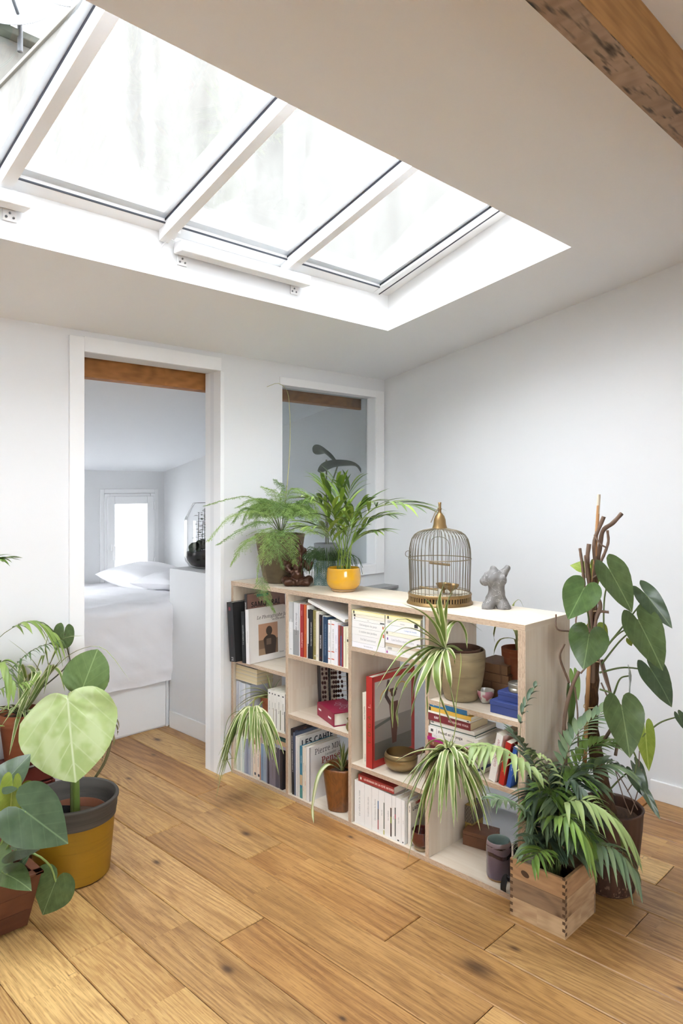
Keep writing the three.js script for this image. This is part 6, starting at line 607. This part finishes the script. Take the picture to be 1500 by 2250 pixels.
  Lf(darkHeartM, [-1.065, 0.473, -2.628], [-1.023, 0.392, -2.64], [0.5, 0.7, 0.2], { w: 0.6, droop: 0.1 }, [[-1.148, 0.378, -2.546], [-1.094, 0.453, -2.598]]);
  Lf(limeHeartM, [-1.248, 1.195, -2.587], [-1.297, 1.207, -2.567], [0.5, 0.6, 0.4], { w: 1.0 }, [[-1.224, 1.074, -2.583], [-1.229, 1.143, -2.578]]);
  Lf(limeHeartM, [-1.238, 1.19, -2.626], [-1.224, 1.128, -2.667], [0.6, 0.5, 0.5], { w: 1.0 });
  Lf(limeHeartM, [-1.218, 0.954, -2.645], [-1.193, 0.907, -2.67], [0.6, 0.5, 0.5], { w: 1.1 }); Lf(limeHeartM, [-1.254, 0.967, -2.61], [-1.256, 0.928, -2.607], [0.6, 0.5, 0.5], { w: 1.1 }); Lf(limeHeartM, [-1.103, 0.935, -2.646], [-1.095, 0.911, -2.654], [0.6, 0.3, 0.6], { w: 0.9 });
  Lf(darkHeartM, [-0.948, 0.67, -2.714], [-0.922, 0.624, -2.712], [0.5, 0.7, 0.4], { w: 0.7 }, [[-1.042, 0.597, -2.622], [-0.997, 0.647, -2.666]]); Lf(green('#7d9a4c'), [-1.229, 0.807, -2.466], [-1.207, 0.726, -2.459], [0.7, 0.3, 0.6], { w: 0.4 }); Lf(green('#5d7a44'), [-1.248, 0.731, -2.476], [-1.243, 0.546, -2.481], [0.8, 0.1, 0.2], { w: 0.22 });
  for (const p of [[[-1.121, 0.494, -2.544], [-1.072, 0.404, -2.565], [-1.04, 0.347, -2.568]], [[-1.115, 0.478, -2.55], [-1.081, 0.371, -2.555], [-1.066, 0.322, -2.57]], [[-1.066, 0.322, -2.57], [-1.048, 0.404, -2.588], [-1.037, 0.486, -2.599]], [[-1.051, 0.544, -2.613], [-1.048, 0.469, -2.588], [-1.074, 0.404, -2.562]]]) mesh('aerial_root', tube(P(p), 0.002, 14, 5), twigM, t);
  Lf(darkHeartM, [-1.001, 0.421, -2.55], [-0.949, 0.348, -2.545], [0.4, 0.6, 0.7], { w: 0.3 });
}
// ---- left group: yellow pot with elephant ear
{
  const t = thing('elephant_ear', 'elephant ear plant with a huge pale leaf in a yellow and charcoal pot', 'plant', [-2.703, 0, -1.255]); const grey = mat('#ffffff', 0.75, { map: bandTex([72, 68, 64], [92, 88, 82], [56, 52, 50], 13, 12) }), yel = mat('#ffffff', 0.5, { map: bandTex([150, 112, 22], [166, 124, 28], [128, 94, 20], 17, 3) });
  mesh('yellow_body', lathe([[0, 0.002], [0.132, 0.002], [0.138, 0.008], [0.148, 0.12], [0.157, 0.222]], 64), yel, t); mesh('charcoal_band', lathe([[0.157, 0.222], [0.161, 0.225], [0.164, 0.25], [0.1655, 0.255], [0.167, 0.285], [0.172, 0.292], [0.172, 0.3], [0.166, 0.306], [0.158, 0.3], [0.152, 0.26], [0.148, 0.2], [0.1, 0.19]], 64), grey, t); mesh('nursery_pot', lathe([[0.11, 0.18], [0.122, 0.235], [0.126, 0.24], [0.119, 0.241], [0.112, 0.21]], 48), mat('#7a4a34', 0.7), t); soil(0.115, 0.212, t);
  mesh('plant_label', rbx(-0.035, 0.195, -0.001, 0.035, 0.25, 0.001, 0.0005).rotateX(-0.25).rotateY(0.75).translate(-0.02, 0.005, 0.06), mat('#15181c', 0.4), t);
  const L = (m, P0, T0, N, o) => mesh('leaf', inThing(t, heartLeaf(P0, T0, N, o)), m, t), Pt = (p, r, m = petioleM) => mesh('petiole', tube(p.map((q) => rel(t, q)), (k) => r * (1.15 - k * 0.55), 18, 9), m, t);
  const EAR = [[0, 1], [0.28, 0.905], [0.585, 0.815], [0.894, 0.718], [1.1, 0.66], [1.384, 0.54], [1.62, 0.42], [1.95, 0.29], [2.27, 0.19], [2.6, 0.1], [3.1416, 0.05]];
  Pt([[-2.664, 0.222, -1.251], [-2.647, 0.405, -1.24], [-2.659, 0.597, -1.228], [-2.571, 0.714, -1.175]], 0.013, mat('#6f8a44', 0.5)); L(paleEarM, [-2.561, 0.72, -1.17], [-2.418, 0.471, -1.128], [0.62, 0.4, 0.66], { w: 1.04, droop: 0.05, fold: 0.1, wavy: 0.026, veins: 0.02, table: EAR });
  Pt([[-2.713, 0.203, -1.26], [-2.771, 0.448, -1.287], [-2.755, 0.667, -1.302]], 0.009); L(earM, [-2.725, 0.698, -1.303], [-2.721, 0.851, -1.364], [0.62, 0.2, 0.7], { w: 1.0, droop: 0.05, fold: 0.12, wavy: 0.018, veins: 0.014, table: EAR }); L(heartM, [-2.784, 0.717, -1.413], [-2.779, 0.689, -1.447], [0.6, 0.4, 0.6], { w: 1.4 });
}
// ---- left group: wooden planter with heart-leaved philodendron
{
  const t = thing('wooden_planter', 'tapered reddish wooden planter at the lower left edge', 'planter', [-2.62, 0, -0.84], 0); const pm = ['#6f5040', '#644738', '#765644'].map((c, i) => mat(c, 0.55, { map: beamTex(81 + i, [236, 200, 176], [182, 140, 116]) })); const Q = (y) => 0.145 + y * 0.19;
  for (let i = 0; i < 3; i++) { const y0 = 0.012 + i * 0.061, y1 = y0 + 0.059, a = Q(y0), b = Q(y1); const side = (rot) => { const s = new THREE.Shape([[-a, y0], [a, y0], [b, y1], [-b, y1]].map((p) => new THREE.Vector2(...p))); const g = new THREE.ExtrudeGeometry(s, { depth: 0.014, bevelEnabled: true, bevelSize: 0.0012, bevelThickness: 0.0012, bevelSegments: 1 }); g.translate(0, 0, -0.014); g.translate(0, -y0, 0); g.rotateX(Math.atan(0.19)); g.translate(0, y0, a); return boxUV(g.rotateY(rot)); }; for (let k = 0; k < 4; k++) mesh('slat', side(k * Math.PI / 2), pm[(i + k) % 3], t); }
  mesh('rim', [0, 1, 2, 3].map((k) => rbx(-0.188, 0.188, 0.158, 0.188, 0.197, 0.188, 0.002).rotateY(k * Math.PI / 2)), pm[2], t); mesh('inner_pot', lathe([[0.09, 0.02], [0.13, 0.19], [0.135, 0.195], [0.128, 0.196], [0.12, 0.15], [0, 0.14]], 32), mat('#a8624a', 0.7), t); mesh('floor_board', bx(-0.13, 0.004, -0.13, 0.13, 0.012, 0.13), pm[1], t); soil(0.125, 0.16, t);
  const p = thing('heartleaf_philodendron', 'glossy heart-leaved philodendron spilling from the wooden planter', 'plant', [-2.62, 0.16, -0.84]); const c = (k) => [-2.62 + Math.cos(k) * 0.05, 0.165, -0.84 + Math.sin(k) * 0.05]; const L = (m, P0, T0, N, o, mid, k = 0) => { mesh('leaf', inThing(p, heartLeaf(P0, T0, N, o)), m, p); mesh('petiole', tube([c(k), ...mid, P0].map((q) => rel(p, q)), (q) => 0.0045 - q * 0.001, 16, 7), mat('#7d9150', 0.5), p); };
  L(darkHeartM, [-2.336, 0.458, -0.929], [-2.202, 0.376, -1.005], [0.66, 0.5, 0.6], { w: 0.98, droop: 0.05 }, [[-2.535, 0.246, -0.929], [-2.415, 0.407, -0.935]]); L(darkHeartM, [-2.523, 0.505, -0.941], [-2.528, 0.573, -1.02], [0.5, 0.7, 0.55], { w: 1.0, droop: 0.05 }, [[-2.601, 0.31, -0.948], [-2.551, 0.423, -0.942]], 1);
  L(limeHeartM, [-2.491, 0.475, -0.944], [-2.482, 0.324, -0.926], [0.5, 0.2, 0.8], { w: 0.5, droop: 0.1, fold: 0.3 }, [[-2.562, 0.267, -0.931], [-2.53, 0.432, -0.934]], 2); L(limeHeartM, [-2.508, 0.455, -0.984], [-2.495, 0.376, -0.997], [0.6, 0.5, 0.4], { w: 1.1 }, [[-2.599, 0.263, -0.951], [-2.549, 0.43, -0.972]], 3);
  L(darkHeartM, [-2.398, 0.315, -0.923], [-2.307, 0.344, -0.957], [0.3, 0.9, 0.4], { w: 0.9 }, [[-2.488, 0.236, -0.919]], 4); L(heartM, [-2.378, 0.256, -0.887], [-2.266, 0.257, -0.914], [0.2, 0.95, 0.2], { w: 0.75, droop: 0.2 }, [[-2.455, 0.234, -0.895]], 5); L(darkHeartM, [-2.415, 0.245, -0.935], [-2.409, 0.28, -0.969], [0.6, 0.5, 0.5], { w: 0.5 }, [[-2.482, 0.198, -0.926]], 6); L(heartM, [-2.543, 0.236, -0.866], [-2.374, 0.252, -0.891], [0.3, 0.9, 0.3], { w: 0.9, droop: 0.15 }, [[-2.542, 0.218, -0.894]], 7);
  L(heartM, [-2.406, 0.156, -1.056], [-2.419, 0.053, -1.015], [0.5, 0.66, 0.55], { w: 1.3, droop: 0.04, fold: 0.05 }, [[-2.497, 0.246, -0.967], [-2.438, 0.262, -0.997], [-2.417, 0.207, -1.045]], 1.5);
}
// ---- left group, further back: low red stand with terracotta pots
{
  const t = thing('red_slatted_stand', 'dark red slatted stand carrying terracotta pots, behind the yellow pot', 'stand', [-2.95, 0, -0.98]), m = [mat('#5a2018', 0.55), mat('#66281d', 0.55), mat('#4d1b15', 0.6)]; for (let i = 0; i < 5; i++) mesh('slat', rbx(0.03, 0.03 + i * 0.07, -0.28, 0.045, 0.092 + i * 0.07, 0.3, 0.003), m[i % 3], t); for (let i = 0; i < 5; i++) mesh('slat', rbx(-0.06, 0.03 + i * 0.07, -0.295, 0.045, 0.092 + i * 0.07, -0.281, 0.003), m[(i + 1) % 3], t); mesh('top', rbx(-0.065, 0.385, -0.3, 0.05, 0.4, 0.3, 0.003), m[1], t); for (const z of [-0.27, 0.27]) mesh('leg', rbx(-0.06, 0, z - 0.02, 0.03, 0.384, z + 0.02, 0.003), m[2], t);
}
function backPot(name, label, x, y, z, r, h, fn, cat = 'plant') { const t = thing(name, label, cat, [x, y, z]); mesh('terracotta_pot', terraPot(r * 0.72, r, h, h * 0.24), terra(Math.round(r * 1000)), t); soil(r * 0.9, h * 0.85, t); fn(t, [0, h * 0.86, 0]); return t; }
{
  const R = rng(131);
  backPot('spider_plant', 'spider plant in a terracotta pot among the left plants, next to the wall', -2.945, 0.4005, -1.155, 0.085, 0.2, (t, c) => { for (const [p, w] of [[[[-3.056, 0.74, -1.202], [-2.921, 0.747, -1.195], [-2.816, 0.597, -1.074]], 0.014], [[[-2.985, 0.716, -1.202], [-2.858, 0.757, -1.187], [-2.818, 0.678, -1.1], [-2.812, 0.593, -1.022]], 0.013], [[[-2.974, 0.721, -1.283], [-2.922, 0.768, -1.264], [-2.894, 0.664, -1.222]], 0.012], [[[-2.974, 0.74, -1.283], [-2.908, 0.736, -1.292], [-2.871, 0.662, -1.3]], 0.011], [[[-2.994, 0.755, -1.291], [-2.933, 0.865, -1.323], [-2.835, 0.888, -1.363]], 0.009], [[[-2.98, 0.735, -1.305], [-2.893, 0.817, -1.363], [-2.78, 0.837, -1.417], [-2.663, 0.714, -1.476]], 0.005], [[[-3.028, 0.716, -1.258], [-3.042, 0.798, -1.216], [-3.058, 0.873, -1.144]], 0.008], [[[-3.001, 0.716, -1.285], [-3.008, 0.812, -1.278], [-2.994, 0.908, -1.291]], 0.01], [[[-2.998, 0.716, -1.189], [-2.961, 0.784, -1.156], [-2.929, 0.703, -1.131]], 0.009], [[[-2.954, 0.727, -1.274], [-2.905, 0.768, -1.281], [-2.885, 0.809, -1.301]], 0.008], [[[-2.941, 0.655, -1.175], [-2.865, 0.595, -1.11], [-2.808, 0.483, -1.054]], 0.013], [[[-2.978, 0.697, -1.209], [-2.955, 0.807, -1.246], [-2.919, 0.776, -1.225]], 0.01]]) mesh('leaf', blade([c, ...p.map((q) => rel(t, q))], strap(w), { seg: 14, across: 1, cup: 0.4 }), spiderM, t); for (let i = 0; i < 16; i++) spiderLeaf(t, c, dir(Math.cos(i * 2.4), 0.9 + R() * 0.5, 0.3 + 0.5 * Math.abs(Math.sin(i * 2.4))), 0.16 + R() * 0.12, 0.6, 0.009); });
  backPot('begonia', 'round-leaved plant with a scalloped leaf against the white wall, left group', -2.945, 0.4005, -0.98, 0.07, 0.15, (t, c) => { const a = [-3.028, 0.869, -1.37], lf = (P0, T0, w) => mesh('leaf', inThing(t, heartLeaf(P0, T0, [0.62, 0.3, 0.7], { w, droop: 0.02, fold: 0.03, table: [[0, 0.8], [0.5, 0.84], [1, 0.86], [1.6, 0.86], [2.2, 0.84], [2.7, 0.72], [2.95, 0.5], [3.1416, 0.12]] })), heartM, t); lf([-3.031, 0.865, -1.367], [-3.037, 0.79, -1.361], 0.75); mesh('petiole', tube([c, rel(t, [-3.03, 0.75, -1.397]), rel(t, [-3.038, 0.789, -1.388]), rel(t, a)], 0.003, 14, 6), mat('#4d4a38', 0.6), t); for (let i = 0; i < 5; i++) spiderLeaf(t, c, dir(Math.cos(i * 1.3), 1, Math.sin(i * 1.3)), 0.16, 0.4, 0.012, green('#7c9a4a')); });
  backPot('parlour_palm', 'small palm with arching thin fronds above the left group', -2.945, 0.4005, -0.82, 0.08, 0.18, (t, c) => { const A = [green('#86a04e'), green('#7a9446'), green('#93aa58')]; palmFrond(t, [c, ...[[-3.046, 0.858, -1.072], [-2.98, 0.935, -1.136], [-2.941, 0.954, -1.203], [-2.901, 0.902, -1.27]].map((q) => rel(t, q))], { n: 8, len: 0.1, w: 0.01, ms: A, start: 0.45, hang: 1.1, fan: 0.4, seed: 51 }); palmFrond(t, [c, ...[[-2.994, 0.757, -1.124], [-2.928, 0.84, -1.188], [-2.862, 0.88, -1.281]].map((q) => rel(t, q))], { n: 12, len: 0.05, w: 0.004, ms: [green('#54713a')], start: 0.3, hang: 0.8, fan: 0.6, seed: 52 }); palmFrond(t, [c, ...[[-2.941, 0.755, -1.035], [-2.889, 0.823, -1.058], [-2.837, 0.749, -1.082]].map((q) => rel(t, q))], { n: 9, len: 0.08, w: 0.01, ms: A, start: 0.3, hang: 0.8, fan: 0.5, seed: 53 }); palmFrond(t, [c, ...[[-2.928, 0.702, -1.047], [-2.857, 0.734, -1.089], [-2.813, 0.748, -1.133]].map((q) => rel(t, q))], { n: 9, len: 0.05, w: 0.004, ms: A, start: 0.3, hang: 0.9, fan: 0.5, seed: 54 });
    palmFrond(t, [c, ...[[-2.976, 1.014, -0.93], [-2.861, 1.211, -0.974], [-2.805, 1.232, -1.028]].map((q) => rel(t, q))], { n: 9, len: 0.1, w: 0.008, ms: [green('#5d7a30'), green('#6c8a3a')], start: 0.6, hang: 0.35, fan: 0.55, seed: 55 }); });
  const dr = thing('dried_vine', 'withered brown vine trailing behind the yellow pot', 'vine', [-2.796, 0.486, -1.487]); const D = (p, r) => mesh('vine', tube(p.map((q) => rel(dr, q)), r, 16, 6), mat('#6f6a48', 0.7), dr); D([[-2.781, 0.575, -1.444], [-2.793, 0.454, -1.461], [-2.808, 0.359, -1.446], [-2.845, 0.273, -1.41]], 0.006); D([[-2.779, 0.499, -1.447], [-2.763, 0.556, -1.463], [-2.765, 0.603, -1.46]], 0.003); for (const q of [[[-2.751, 0.521, -1.461], [-2.745, 0.497, -1.466], [-2.745, 0.472, -1.466]], [[-2.763, 0.502, -1.449], [-2.757, 0.465, -1.455], [-2.756, 0.427, -1.455]], [[-2.794, 0.408, -1.418], [-2.79, 0.38, -1.422], [-2.791, 0.351, -1.421]], [[-2.753, 0.55, -1.458], [-2.744, 0.526, -1.467], [-2.74, 0.502, -1.471]]]) mesh('dry_leaf', blade(q.map((v) => rel(dr, v)), lanceolate(0.008), { seg: 6, across: 1 }), green('#8a8458', 0.8), dr);
}

scene.traverse((o) => { if (o.isMesh) { o.castShadow = true; o.receiveShadow = true; } });
renderer.render(scene, camera);
